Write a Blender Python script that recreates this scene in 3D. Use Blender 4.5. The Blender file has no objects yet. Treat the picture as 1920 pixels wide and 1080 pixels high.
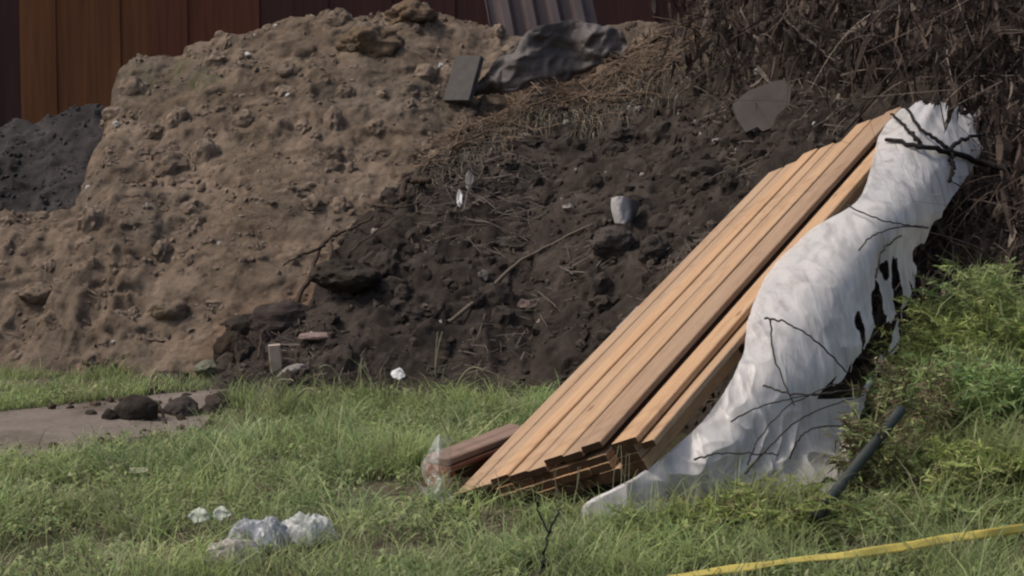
import bpy, math, random
import numpy as np
from mathutils import Vector, Matrix
C = bpy.context.scene.collection
sc = bpy.context.scene
R = np.random.RandomState(7)
random.seed(7)

# ------------------------------------------------------------------ camera
F_PX, H, TILT = 3600.0, 2.2, math.radians(5)
CT, ST = math.cos(TILT), math.sin(TILT)
CAM = np.array([0, 0, H])

def P(px, py, d):
    """point at photo pixel (1920x1080) and ground distance d"""
    u = (px - 960) / F_PX
    v = (540 - py) / F_PX
    D = np.array([u, CT + v * ST, -ST + v * CT])
    return CAM + D * d / D[1]

def proj(p):
    q = np.asarray(p, float) - CAM
    z = q[..., 1] * CT - q[..., 2] * ST
    y = q[..., 1] * ST + q[..., 2] * CT
    return np.stack([960 + F_PX * q[..., 0] / z, 540 - F_PX * y / z], -1)

cam = bpy.data.cameras.new('camera')
cam.sensor_width = 36
cam.lens = F_PX / 1920 * 36
cam.clip_end = 2000
camo = bpy.data.objects.new('camera', cam)
camo.location = CAM
camo.rotation_euler = (math.pi / 2 - TILT, 0, 0)
C.objects.link(camo)
sc.camera = camo

# ------------------------------------------------------------------ noise
def _h(ix, iy, iz, seed):
    n = (ix * 374761393 + iy * 668265263 + iz * 2147483647 + seed * 1274126177) & 0xFFFFFFFF
    n = ((n ^ (n >> 13)) * 1274126177) & 0xFFFFFFFF
    n = ((n ^ (n >> 16)) * 2246822519) & 0xFFFFFFFF
    return ((n ^ (n >> 15)) & 0xFFFFFF) / float(0xFFFFFF)

def vnoise(x, y, z=0.0, seed=0):
    x, y, z = np.broadcast_arrays(np.asarray(x, float), np.asarray(y, float), np.asarray(z, float))
    ix, iy, iz = [np.floor(a).astype(np.int64) for a in (x, y, z)]
    fx, fy, fz = x - ix, y - iy, z - iz
    fx, fy, fz = [a * a * a * (a * (a * 6 - 15) + 10) for a in (fx, fy, fz)]
    r = 0
    for dz in (0, 1):
        wz = fz if dz else 1 - fz
        for dy in (0, 1):
            wy = fy if dy else 1 - fy
            for dx in (0, 1):
                wx = fx if dx else 1 - fx
                r = r + _h(ix + dx, iy + dy, iz + dz, seed) * wx * wy * wz
    return r * 2 - 1

def fbm(x, y, z=0.0, octv=4, seed=0, gain=.5, ridge=False):
    a, s, tot = 1.0, 0, 0
    for o in range(octv):
        n = vnoise(np.asarray(x) * 2 ** o + o * 17.3, np.asarray(y) * 2 ** o - o * 9.1, np.asarray(z) * 2 ** o, seed + o)
        if ridge:
            n = 1 - 2 * np.abs(n)
        s = s + n * a
        tot += a
        a *= gain
    return s / tot

def smooth(a, b, x):
    t = np.clip((x - a) / (b - a), 0, 1)
    return t * t * (3 - 2 * t)

# ------------------------------------------------------------------ materials
def mat(name):
    m = bpy.data.materials.new(name)
    m.use_nodes = True
    nt = m.node_tree
    return m, nt, nt.nodes, nt.links, nt.nodes['Principled BSDF']

def N_(nodes, typ, **kw):
    n = nodes.new(typ)
    for k, v in kw.items():
        if k in n.inputs:
            n.inputs[k].default_value = v
        else:
            setattr(n, k, v)
    return n

def mixcol(nt, blend, fac, a, b):
    n = nt.nodes.new('ShaderNodeMix')
    n.data_type = 'RGBA'
    n.blend_type = blend
    for sock, val in ((n.inputs[0], fac), (n.inputs[6], a), (n.inputs[7], b)):
        if hasattr(val, 'is_output'):
            nt.links.new(val, sock)
        elif isinstance(val, (int, float)):
            sock.default_value = val
        else:
            sock.default_value = (*val, 1)
    return n.outputs[2]

def ramp(nt, src, stops):
    n = nt.nodes.new('ShaderNodeValToRGB')
    el = n.color_ramp.elements
    while len(el) < len(stops):
        el.new(.5)
    for e, (p, c) in zip(el, stops):
        e.position = p
        e.color = (*c, 1) if not isinstance(c, (int, float)) else (c, c, c, 1)
    nt.links.new(src, n.inputs[0])
    return n.outputs[0]

def noise_node(nt, scale, detail=4, rough=.6, vec=None, dist=0):
    n = nt.nodes.new('ShaderNodeTexNoise')
    n.inputs['Scale'].default_value = scale
    n.inputs['Detail'].default_value = detail
    n.inputs['Roughness'].default_value = rough
    n.inputs['Distortion'].default_value = dist
    if vec is not None:
        nt.links.new(vec, n.inputs['Vector'])
    return n.outputs['Fac']

def attr_mat(name, rough=.8, spec=.3, var=.35, bump=0.0, scale=30, transl=0.0, varlo=None):
    """material reading the point colour 'col', broken up with noise"""
    m, nt, nd, lk, bs = mat(name)
    a = nd.new('ShaderNodeAttribute')
    a.attribute_name = 'col'
    tc = nd.new('ShaderNodeTexCoord')
    n = noise_node(nt, scale, 5, .65, tc.outputs['Object'])
    c = mixcol(nt, 'MULTIPLY', 1.0, a.outputs['Color'], ramp(nt, n, [(.25, 1 - var), (.75, 1 + var)]))
    lk.new(c, bs.inputs['Base Color'])
    bs.inputs['Roughness'].default_value = rough
    bs.inputs['Specular IOR Level'].default_value = spec
    if bump:
        b1 = noise_node(nt, scale * 2.4, 10, .78, tc.outputs['Object'])
        b = nd.new('ShaderNodeBump')
        b.inputs['Strength'].default_value = bump
        b.inputs['Distance'].default_value = .03
        lk.new(b1, b.inputs['Height'])
        lk.new(b.outputs[0], bs.inputs['Normal'])
    if transl:
        t = nd.new('ShaderNodeBsdfTranslucent')
        lk.new(c, t.inputs['Color'])
        mx = nd.new('ShaderNodeMixShader')
        mx.inputs[0].default_value = transl
        lk.new(bs.outputs[0], mx.inputs[1])
        lk.new(t.outputs[0], mx.inputs[2])
        lk.new(mx.outputs[0], nd['Material Output'].inputs[0])
    return m

M = {}
M['soil'] = attr_mat('soil', .95, .1, .38, 1.0, 11)
M['ground'] = attr_mat('earth', .95, .1, .35, .7, 12)
M['leaf'] = attr_mat('leaf', .6, .25, .2, 0, 8, .42)
M['dry'] = attr_mat('dry_stems', .8, .2, .25, 0, 20, .1)
M['twig'] = attr_mat('twig_bark', .85, .2, .35, .3, 60)
M['stone'] = attr_mat('stone', .9, .2, .25, .4, 40)
M['film_white'] = attr_mat('white_film', .42, .4, .08, .2, 9, .25)
def film_mat():
    m, nt, nd, lk, bs = mat('torn_white_film')
    a = nd.new('ShaderNodeAttribute'); a.attribute_name = 'col'
    tc = nd.new('ShaderNodeTexCoord')
    mp = nd.new('ShaderNodeVectorMath'); mp.operation = 'MULTIPLY'; mp.inputs[1].default_value = (9, 4, 1.1)
    lk.new(tc.outputs['Object'], mp.inputs[0])
    st = noise_node(nt, 1.5, 4, .55, mp.outputs[0], .4)
    fine = noise_node(nt, 16, 5, .7, tc.outputs['Object'], .3)
    c = mixcol(nt, 'MULTIPLY', 1, a.outputs['Color'], ramp(nt, fine, [(.3, .94), (.6, 1.02)]))
    lk.new(c, bs.inputs['Base Color'])
    bs.inputs['Roughness'].default_value = .33
    bs.inputs['Specular IOR Level'].default_value = .5
    b = nd.new('ShaderNodeBump'); b.inputs['Strength'].default_value = .2; b.inputs['Distance'].default_value = .02
    lk.new(fine, b.inputs['Height']); lk.new(b.outputs[0], bs.inputs['Normal'])
    t = nd.new('ShaderNodeBsdfTranslucent'); lk.new(c, t.inputs['Color'])
    m1 = nd.new('ShaderNodeMixShader'); m1.inputs[0].default_value = .3
    lk.new(bs.outputs[0], m1.inputs[1]); lk.new(t.outputs[0], m1.inputs[2])
    tr = nd.new('ShaderNodeBsdfTransparent')
    m2 = nd.new('ShaderNodeMixShader')
    lk.new(ramp(nt, st, [(.30, .66), (.52, .96)]), m2.inputs[0])
    lk.new(tr.outputs[0], m2.inputs[1]); lk.new(m1.outputs[0], m2.inputs[2])
    lk.new(m2.outputs[0], nd['Material Output'].inputs[0])
    return m
M['film'] = film_mat()
M['grey_sheet'] = attr_mat('grey_sheet', .6, .3, .2, .25, 6)

def wood_mat(name, tint, lo, hi, rough=.6):
    m, nt, nd, lk, bs = mat(name)
    tc = nd.new('ShaderNodeTexCoord')
    oi = nd.new('ShaderNodeObjectInfo')
    mp = nd.new('ShaderNodeVectorMath'); mp.operation = 'MULTIPLY'
    mp.inputs[1].default_value = (.55, 9, 9)
    ad = nd.new('ShaderNodeVectorMath'); ad.operation = 'ADD'
    sc_ = nd.new('ShaderNodeVectorMath'); sc_.operation = 'SCALE'
    sc_.inputs[0].default_value = (13.7, 7.1, 21.9)
    lk.new(oi.outputs['Random'], sc_.inputs['Scale'])
    lk.new(tc.outputs['Object'], mp.inputs[0])
    lk.new(mp.outputs[0], ad.inputs[0]); lk.new(sc_.outputs[0], ad.inputs[1])
    g = noise_node(nt, 2.2, 6, .6, ad.outputs[0], .6)
    fine = noise_node(nt, 14, 4, .6, ad.outputs[0], .2)
    c = ramp(nt, g, [(.25, lo), (.48, tint), (.75, hi)])
    c = mixcol(nt, 'MULTIPLY', .6, c, ramp(nt, fine, [(.3, .72), (.65, 1.08)]))
    # knots
    v = nd.new('ShaderNodeTexVoronoi'); v.inputs['Scale'].default_value = 1.0
    mp2 = nd.new('ShaderNodeVectorMath'); mp2.operation = 'MULTIPLY'
    mp2.inputs[1].default_value = (1.5, 4.2, 3)
    ad2 = nd.new('ShaderNodeVectorMath'); ad2.operation = 'ADD'
    lk.new(tc.outputs['Object'], mp2.inputs[0]); lk.new(mp2.outputs[0], ad2.inputs[0]); lk.new(sc_.outputs[0], ad2.inputs[1])
    lk.new(ad2.outputs[0], v.inputs['Vector'])
    c = mixcol(nt, 'MIX', ramp(nt, v.outputs['Distance'], [(.035, .85), (.085, 0)]), c, (.16, .06, .025))
    # per board tint
    c = mixcol(nt, 'MULTIPLY', 1, c, ramp(nt, oi.outputs['Random'], [(0, (.72, .73, .76)), (.35, (.92, .93, .95)), (.7, (1.0, .96, .90)), (1, (1.12, 1.04, .92))]))
    dn = noise_node(nt, 2.6, 6, .7, tc.outputs['Object'], .8)
    c = mixcol(nt, 'MULTIPLY', .8, c, ramp(nt, dn, [(.28, (.62, .58, .55)), (.46, (1, 1, 1))]))
    lk.new(c, bs.inputs['Base Color'])
    bs.inputs['Roughness'].default_value = rough
    bs.inputs['Specular IOR Level'].default_value = .25
    b = nd.new('ShaderNodeBump'); b.inputs['Strength'].default_value = .15; b.inputs['Distance'].default_value = .01
    lk.new(fine, b.inputs['Height']); lk.new(b.outputs[0], bs.inputs['Normal'])
    return m
M['pine'] = wood_mat('fresh_pine', (.42, .27, .155), (.33, .195, .105), (.46, .315, .195))
M['shaded_end'] = wood_mat('shaded_end_grain', (.062, .032, .019), (.035, .02, .012), (.10, .055, .034))  # shade on the board ends, painted in as a darker wood colour
M['pine_grey'] = wood_mat('weathered_pine', (.34, .27, .22), (.26, .2, .16), (.4, .33, .28))
M['redwood'] = wood_mat('red_stained_timber', (.27, .10, .05), (.17, .06, .03), (.34, .15, .08))
M['crate_top'] = wood_mat('crate_top_wood', (.20, .135, .10), (.14, .09, .065), (.26, .19, .15))
M['pale_wood'] = wood_mat('pale_offcut_wood', (.36, .30, .26), (.27, .22, .18), (.44, .38, .33))

def plain(name, col, rough=.6, spec=.3, var=.15, scale=20, bump=0, metallic=0):
    m, nt, nd, lk, bs = mat(name)
    tc = nd.new('ShaderNodeTexCoord')
    n = noise_node(nt, scale, 5, .6, tc.outputs['Object'])
    lk.new(mixcol(nt, 'MULTIPLY', 1, col, ramp(nt, n, [(.25, 1 - var), (.75, 1 + var)])), bs.inputs['Base Color'])
    bs.inputs['Roughness'].default_value = rough
    bs.inputs['Specular IOR Level'].default_value = spec
    bs.inputs['Metallic'].default_value = metallic
    if bump:
        b = nd.new('ShaderNodeBump'); b.inputs['Strength'].default_value = bump; b.inputs['Distance'].default_value = .02
        lk.new(n, b.inputs['Height']); lk.new(b.outputs[0], bs.inputs['Normal'])
    return m
M['tape'] = plain('yellow_tape_plastic', (.46, .37, .085), .4, .4, .12, 8)
M['pipe'] = plain('dark_green_pipe', (.026, .031, .025), .6, .4, .3, 14, .2)
M['panel'] = plain('grey_panel', (.10, .084, .072), .85, .2, .2, 7, .2)
M['slab'] = plain('grey_slab', (.074, .067, .062), .85, .2, .25, 9, .3)
M['corr'] = plain('corrugated_grey', (.105, .078, .075), .6, .3, .18, 3)

def fence_mat():
    m, nt, nd, lk, bs = mat('fence_stain')
    a = nd.new('ShaderNodeAttribute'); a.attribute_name = 'col'
    tc = nd.new('ShaderNodeTexCoord')
    mp = nd.new('ShaderNodeVectorMath'); mp.operation = 'MULTIPLY'; mp.inputs[1].default_value = (8, 8, .35)
    lk.new(tc.outputs['Object'], mp.inputs[0])
    n = noise_node(nt, 1.6, 5, .6, mp.outputs[0], .3)
    lk.new(mixcol(nt, 'MULTIPLY', 1, a.outputs['Color'], ramp(nt, n, [(.25, .65), (.75, 1.3)])), bs.inputs['Base Color'])
    bs.inputs['Roughness'].default_value = .75
    bs.inputs['Specular IOR Level'].default_value = .2
    return m
M['fence'] = fence_mat()

def clear_mat():
    m, nt, nd, lk, bs = mat('clear_film')
    bs.inputs['Base Color'].default_value = (.5, .52, .48, 1)
    bs.inputs['Roughness'].default_value = .2
    t = nd.new('ShaderNodeBsdfTransparent')
    mx = nd.new('ShaderNodeMixShader')
    tc = nd.new('ShaderNodeTexCoord')
    n = noise_node(nt, 14, 4, .6, tc.outputs['Object'])
    f = ramp(nt, n, [(.35, .12), (.7, .6)])
    lk.new(f, mx.inputs[0])
    lk.new(t.outputs[0], mx.inputs[1]); lk.new(bs.outputs[0], mx.inputs[2])
    lk.new(mx.outputs[0], nd['Material Output'].inputs[0])
    return m
M['clear'] = clear_mat()

def concrete_mat():
    m, nt, nd, lk, bs = mat('muddy_concrete')
    tc = nd.new('ShaderNodeTexCoord')
    big = noise_node(nt, 1.1, 5, .65, tc.outputs['Object'], .4)
    fine = noise_node(nt, 22, 6, .7, tc.outputs['Object'])
    c = ramp(nt, big, [(.36, (.10, .078, .06)), (.48, (.155, .127, .104)), (.62, (.185, .155, .128))])
    c = mixcol(nt, 'MULTIPLY', 1, c, ramp(nt, fine, [(.3, .72), (.7, 1.12)]))
    lk.new(c, bs.inputs['Base Color'])
    bs.inputs['Roughness'].default_value = .92
    bs.inputs['Specular IOR Level'].default_value = .15
    b = nd.new('ShaderNodeBump'); b.inputs['Strength'].default_value = .3; b.inputs['Distance'].default_value = .01
    lk.new(fine, b.inputs['Height']); lk.new(b.outputs[0], bs.inputs['Normal'])
    return m
M['path'] = concrete_mat()

# ------------------------------------------------------------------ mesh helpers
def link(name, me, m=None, parent=None, **props):
    o = bpy.data.objects.new(name, me)
    C.objects.link(o)
    if m is not None:
        me.materials.append(m)
    if parent is not None:
        o.parent = parent
    for k, v in props.items():
        o[k] = v
    return o

def tag(o, label=None, category=None, group=None, kind=None):
    for k, v in (('label', label), ('category', category), ('group', group), ('kind', kind)):
        if v:
            o[k] = v
    return o

def np_mesh(name, V, Q, col=None, smooth_=False):
    V = np.asarray(V, np.float32).reshape(-1, 3)
    Q = np.asarray(Q, np.int32)
    k = Q.shape[1]
    me = bpy.data.meshes.new(name)
    me.vertices.add(len(V)); me.vertices.foreach_set('co', V.ravel())
    me.loops.add(Q.size); me.loops.foreach_set('vertex_index', Q.ravel())
    me.polygons.add(len(Q))
    me.polygons.foreach_set('loop_start', np.arange(0, Q.size, k, dtype=np.int32))
    me.polygons.foreach_set('loop_total', np.full(len(Q), k, np.int32))
    me.polygons.foreach_set('use_smooth', np.full(len(Q), smooth_, bool))
    me.update(calc_edges=True)
    if col is not None:
        col = np.asarray(col, np.float32)
        if col.ndim == 1:
            col = np.tile(col, (len(V), 1))
        a = me.attributes.new('col', 'FLOAT_COLOR', 'POINT')
        a.data.foreach_set('color', np.concatenate([col, np.ones((len(V), 1), np.float32)], 1).ravel())
    return me

def grid_mesh(name, X, Y, Z, col=None, keep=None, smooth_=True):
    ny, nx = X.shape
    V = np.stack([X, Y, Z], -1).reshape(-1, 3)
    i = np.arange(ny * nx).reshape(ny, nx)
    Q = np.stack([i[:-1, :-1], i[:-1, 1:], i[1:, 1:], i[1:, :-1]], -1).reshape(-1, 4)
    if keep is not None:
        Q = Q[keep.reshape(-1)]
        used = np.unique(Q)
        re = np.full(len(V), -1); re[used] = np.arange(len(used))
        V, Q = V[used], re[Q]
        if col is not None and np.ndim(col) > 1:
            col = col.reshape(-1, 3)[used]
    elif col is not None and np.ndim(col) > 1:
        col = col.reshape(-1, 3)
    return np_mesh(name, V, Q, col, smooth_)

def strips(pts, wid, wdir, col):
    """pts (N,K,3), wid (N,K), wdir (N,3), col (N,3) or (N,K,3) -> flat ribbons"""
    n, k, _ = pts.shape
    off = wdir[:, None, :] * wid[:, :, None] * .5
    V = np.stack([pts - off, pts + off], 2).reshape(-1, 3)
    i = np.arange(n * k * 2).reshape(n, k, 2)
    Q = np.stack([i[:, :-1, 0], i[:, :-1, 1], i[:, 1:, 1], i[:, 1:, 0]], -1).reshape(-1, 4)
    if col.ndim == 2:
        col = np.repeat(col[:, None, :], k, 1)
    cc = np.repeat(col[:, :, None, :], 2, 2).reshape(-1, 3)
    return V, Q, cc

def join(parts):
    V, Q, Cc, off = [], [], [], 0
    for v, q, c in parts:
        V.append(v); Q.append(q + off); Cc.append(c); off += len(v)
    return np.concatenate(V), np.concatenate(Q), np.concatenate(Cc)

def tube(pts, rad, n=7, col=(.05, .04, .03), caps=True):
    pts = np.asarray(pts, float)
    k = len(pts)
    rad = np.broadcast_to(np.asarray(rad, float), (k,))
    T = np.gradient(pts, axis=0)
    T /= np.linalg.norm(T, axis=1)[:, None] + 1e-9
    up = np.array([.31, .22, .92])
    A = np.cross(T, up); A /= np.linalg.norm(A, axis=1)[:, None] + 1e-9
    B = np.cross(T, A)
    th = np.arange(n) / n * 2 * np.pi
    ring = pts[:, None] + rad[:, None, None] * (A[:, None] * np.cos(th)[None, :, None] + B[:, None] * np.sin(th)[None, :, None])
    V = ring.reshape(-1, 3)
    i = np.arange(k * n).reshape(k, n)
    j = np.roll(i, -1, 1)
    Q = np.stack([i[:-1], j[:-1], j[1:], i[1:]], -1).reshape(-1, 4)
    if caps:
        V = np.concatenate([V, pts[:1], pts[-1:]])
        c0, c1 = k * n, k * n + 1
        q0 = np.stack([np.full(n // 2 + 0, c0)] + [i[0][(2 * np.arange(n // 2) + a) % n] for a in (2, 1, 0)], -1)
        q1 = np.stack([np.full(n // 2 + 0, c1)] + [i[-1][(2 * np.arange(n // 2) + a) % n] for a in (0, 1, 2)], -1)
        Q = np.concatenate([Q, q0, q1])
    return V, Q, np.tile(np.asarray(col, float), (len(V), 1))

def spline(ctrl, n):
    """Catmull-Rom through control rows (K,...) -> (n,...)"""
    c = np.asarray(ctrl, float)
    k = len(c)
    t = np.linspace(0, k - 1, n)
    i = np.minimum(t.astype(int), k - 2)
    f = (t - i).reshape(-1, *([1] * (c.ndim - 1)))
    g = lambda a: c[np.clip(a, 0, k - 1)]
    p0, p1, p2, p3 = g(i - 1), g(i), g(i + 1), g(i + 2)
    return .5 * (2 * p1 + (p2 - p0) * f + (2 * p0 - 5 * p1 + 4 * p2 - p3) * f ** 2 + (3 * p1 - p0 - 3 * p2 + p3) * f ** 3)

def ico(sub):
    import bmesh
    bm = bmesh.new()
    bmesh.ops.create_icosphere(bm, subdivisions=sub, radius=1)
    V = np.array([v.co[:] for v in bm.verts])
    Fc = np.array([[v.index for v in f.verts] for f in bm.faces])
    bm.free()
    return V, Fc
ICO1, ICO2, ICO3, ICO4, ICO5 = [ico(i) for i in (1, 2, 3, 4, 5)]

# ------------------------------------------------------------------ terrain heights
def ground_h(x, y):
    z = .035 * fbm(x * .9, y * .9, seed=3) + .012 * fbm(x * 5, y * 5, seed=5, octv=3)
    near = smooth(7, 9, y)
    bank = .62 * smooth(2.0, 3.3, x - .10 * (y - 11)) * smooth(8.9, 11.4, y)
    return z * near + bank - .015

# path band (muddy concrete walk, running back to the right)
PM = .9                                        # slope dy/dx
def path_near(x): return 12.45 + PM * (x + 3.25)
def path_far(x): return 14.4 + PM * (x + 3.84)
def on_path(x, y): return (y > path_near(x)) & (y < path_far(x)) & (x < -2.25 + .25 * vnoise(y * 2, 0 * x, seed=134))

def col_heap(x, y, toe, ridge, p=.92, back=.75, soft=.15):
    """heap given by its toe line and its ridge line; columns along x"""
    toe = np.array([P(px, py, d) if d else P(px, py, 10) for px, py, d in toe])
    rid = np.array([P(px, py, d) for px, py, d in ridge])
    rid = rid[np.argsort(rid[:, 0])]; toe = toe[np.argsort(toe[:, 0])]
    yt = np.interp(x, toe[:, 0], toe[:, 1])
    yr = np.interp(x, rid[:, 0], rid[:, 1])
    zr = np.interp(x, rid[:, 0], rid[:, 2])
    s = (y - yt) / np.maximum(yr - yt, .3)
    z = np.where(s > 0, zr * np.clip(s, 0, 1) ** p, -np.abs(yt - y) * .6 - .02)
    return np.where(s > 1, zr - back * (y - yr), z)

def gtoe(px, py):
    ang = TILT + math.atan((py - 540) / F_PX)
    return (px, py, H / math.tan(ang))

TAN_TOE = [gtoe(-400, 692), gtoe(0, 692), gtoe(200, 700), gtoe(400, 712), gtoe(600, 705), gtoe(900, 700), gtoe(1300, 700)]
TAN_RIDGE = [(px, py, 21.5) for px, py in [(90, 760), (165, 560), (200, 330), (216, 205), (230, 135), (258, 104), (300, 106), (340, 110), (356, 88), (375, 80), (420, 66), (500, 50), (580, 35), (640, 22), (700, 13), (770, 3), (800, 14), (830, 32), (900, 45), (960, 58), (1060, 60), (1160, 45), (1300, 40), (1500, 60)]]
LOBE_RIDGE = [(px, py, 18.9) for px, py in [(-500, 480), (-200, 430), (0, 402), (60, 396), (110, 392), (160, 374), (215, 330), (300, 340), (420, 480), (520, 640), (700, 690)]]
DARK_TOE = [gtoe(330, 720), gtoe(430, 735), gtoe(520, 748), gtoe(850, 745), gtoe(1000, 745), (1150, 0, 14.3), (1440, 0, 12.9), (1700, 0, 12.0), (2000, 0, 11.6), (2400, 0, 11.4)]
DARK_RIDGE = [(395, 730, 16.0), (425, 668, 16.3), (455, 640, 16.5), (500, 602, 16.8), (560, 572, 17.0), (585, 545, 17.1), (620, 470, 17.3), (660, 430, 17.5), (700, 402, 17.6), (760, 345, 17.9), (815, 290, 18.2), (880, 248, 18.4), (960, 212, 18.6), (1000, 185, 18.9), (1100, 155, 19.3), (1200, 100, 19.7), (1280, 55, 19.6), (1400, -30, 19.3), (1600, -140, 18.8), (1900, -210, 18.5), (2300, -260, 18.4)]
GREY_TOE = [(-500, 0, 19.1), (300, 0, 19.1)]
GREY_RIDGE = [(-500, 250, 22.6), (-50, 238, 22.6), (0, 236, 22.6), (40, 222, 22.6), (75, 232, 22.6), (110, 222, 22.6), (150, 200, 22.6), (180, 198, 22.6), (215, 205, 22.6), (260, 196, 22.6), (330, 300, 22.6), (420, 500, 22.6)]

def tan_h(x, y):
    a = col_heap(x, y, TAN_TOE, TAN_RIDGE, .95, .8)
    b = col_heap(x, y, TAN_TOE, LOBE_RIDGE, .8, .9)
    z = np.maximum(a, b)
    z = z + .10 * fbm(x * 1.3, y * 1.3, seed=11) * smooth(-.2, .8, z)
    lump = fbm(x * 3.2, y * 3.2, z * 2.0, seed=21, octv=4, ridge=True)
    amp = .05 + .05 * smooth(.0, .5, vnoise(x * .8, y * .8, seed=33)) + .06 * smooth(-2.6, -4.0, x) * smooth(1.6, 1.0, z)
    return z + amp * lump + .035 * fbm(x * 9, y * 9, z * 6, seed=41, octv=4, gain=.6) + .018 * fbm(x * 21, y * 21, z * 12, seed=43, octv=3, gain=.7, ridge=True) - .05

def dark_h(x, y):
    z = col_heap(x, y, DARK_TOE, DARK_RIDGE, .9, .85)
    z = z + .10 * fbm(x * 1.1, y * 1.1, seed=51) * smooth(0, .8, z)
    z = z + .12 * fbm(x * 2.3, y * 2.7, z * 2.5, seed=61, octv=4, ridge=True, gain=.6) * smooth(-.1, .4, z)
    # hollows seen as black pockets under clods
    for px, py, d, r, dep in ((620, 600, 16.9, .26, .4), (520, 520, 19.0, .0, 0), (1010, 535, 17.1, .13, .12), (1200, 440, 17.2, .12, .1)):
        if r:
            c = P(px, py, d)
            z = z - dep * np.exp(-(((x - c[0]) / r) ** 2 + ((y - c[1]) / (r * 1.1)) ** 2))
    return z + .04 * fbm(x * 10, y * 10, z * 8, seed=71, octv=4, gain=.65) + .016 * fbm(x * 22, y * 22, z * 14, seed=73, octv=2, ridge=True) - .03

def grey_h(x, y):
    z = col_heap(x, y, GREY_TOE, GREY_RIDGE, .95, .8)
    return z + .09 * fbm(x * 3.0, y * 3.0, seed=81, octv=4, ridge=True) + .03 * fbm(x * 12, y * 12, seed=82, octv=3)

gx = np.arange(-9, 9.01, .04); gy = np.arange(6, 25.01, .04)
GX, GY = np.meshgrid(gx, gy)
HG_ground = ground_h(GX, GY)
HG_tan, HG_dark, HG_grey = tan_h(GX, GY), dark_h(GX, GY), grey_h(GX, GY)
HG = np.maximum.reduce([HG_ground, HG_tan, HG_dark, HG_grey])

def samp(G, x, y):
    fx = np.clip((np.asarray(x) - gx[0]) / .04, 0, len(gx) - 1.001)
    fy = np.clip((np.asarray(y) - gy[0]) / .04, 0, len(gy) - 1.001)
    i, j = fx.astype(int), fy.astype(int)
    a, b = fx - i, fy - j
    return (G[j, i] * (1 - a) + G[j, i + 1] * a) * (1 - b) + (G[j + 1, i] * (1 - a) + G[j + 1, i + 1] * a) * b

def hit(px, py, G=None):
    """where the view ray through a photo pixel meets the terrain"""
    G = HG if G is None else G
    d = np.arange(8, 24.9, .02)
    p0, p1 = P(px, py, 8.0), P(px, py, 9.0)
    pts = p0 + (p1 - p0) * (d - 8)[:, None]
    under = pts[:, 2] < samp(G, pts[:, 0], pts[:, 1])
    k = int(np.argmax(under)) if under.any() else len(d) - 1
    return pts[k]

def normals(x, y, G=HG):
    e = .06
    dx = (samp(G, x + e, y) - samp(G, x - e, y)) / (2 * e)
    dy = (samp(G, x, y + e) - samp(G, x, y - e)) / (2 * e)
    n = np.stack([-dx, -dy, np.ones_like(dx)], -1)
    return n / np.linalg.norm(n, axis=-1, keepdims=True)

# ------------------------------------------------------------------ setting meshes
def lerp3(a, b, f):
    return np.asarray(a) * (1 - f[..., None]) + np.asarray(b) * f[..., None]

fx_ = np.concatenate([[-600, -200, -80, -30, -14], np.arange(-8, 8.01, .05), [14, 30, 80, 200, 600]])
fy_ = np.concatenate([[-300, -60, -15, 0, 4, 6.5], np.arange(8, 20.01, .05), [22, 26, 34, 60, 200, 900]])
X, Y = np.meshgrid(fx_, fy_)
Z = ground_h(X, Y) - np.where((Y > path_near(X) + .12) & (Y < path_far(X) - .12) & (X < -2.35) & (X > -8.9), .03, 0)
f1 = smooth(-.3, .4, fbm(X * 1.4, Y * 1.4, seed=91))
colg = lerp3((.055, .05, .026), (.105, .085, .058), f1)
link('ground', grid_mesh('ground', X, Y, Z, colg), M['ground'], kind='structure')

def heap(name, fn, G, x0, x1, y0, y1, st, colfn, label, cat):
    xs = np.arange(x0, x1, st); ys = np.arange(y0, y1, st)
    X, Y = np.meshgrid(xs, ys)
    Z = fn(X, Y)
    other = samp(HG_ground, X, Y)
    vis = Z > other - .12
    keep = vis[:-1, :-1] | vis[1:, 1:] | vis[:-1, 1:] | vis[1:, :-1]
    # push overhang a little towards the viewer: clods jut out of the face
    j = .05 * fbm(X * 4, Y * 4, Z * 4, seed=7)
    o = link(name, grid_mesh(name, X + .06 * fbm(X * 3, Y * 3, Z * 3, seed=8), Y - j - .07 * np.clip(fbm(X * 2.2, Y * 1.2, Z * 4.5, seed=6, octv=4, ridge=True), 0, 1), Z, colfn(X, Y, Z), keep), M['soil'])
    return tag(o, label, cat)

def tan_col(X, Y, Z):
    f = smooth(-.4, .5, fbm(X * 1.6, Y * 1.6, Z * 1.6, seed=101))
    c = lerp3((.130, .096, .068), (.195, .147, .107), f)
    blot = fbm(X * 4, Y * 4, Z * 4, seed=107, octv=4, gain=.65)
    c = c * (1 + .55 * np.clip(blot, -.7, .5))[..., None]
    red = smooth(.1, .6, fbm(X * .9, Y * .9, seed=105)) * smooth(1.6, .3, Z)
    c = c * (1 - .6 * red[..., None]) + np.array((.19, .115, .072)) * .6 * red[..., None]
    px = proj(np.stack([X, Y, Z], -1))
    moss = np.exp(-(((px[..., 0] - 340) / 90) ** 2 + ((px[..., 1] - 140) / 40) ** 2)) * smooth(-.2, .5, fbm(X * 5, Y * 5, seed=9))
    c = c * (1 - .6 * moss[..., None]) + np.array((.085, .10, .045)) * .6 * moss[..., None]
    g = smooth(.15, .5, fbm(X * 1.2, Y * 1.2, seed=109)) * .45
    return c * (1 - g[..., None]) + np.array((.105, .088, .068)) * g[..., None]
heap('soil_heap', tan_h, HG_tan, -8.2, 5.5, 15.6, 23.4, .022, tan_col,
     'large heap of dry tan soil in front of the brown fence', 'soil heap')

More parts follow.
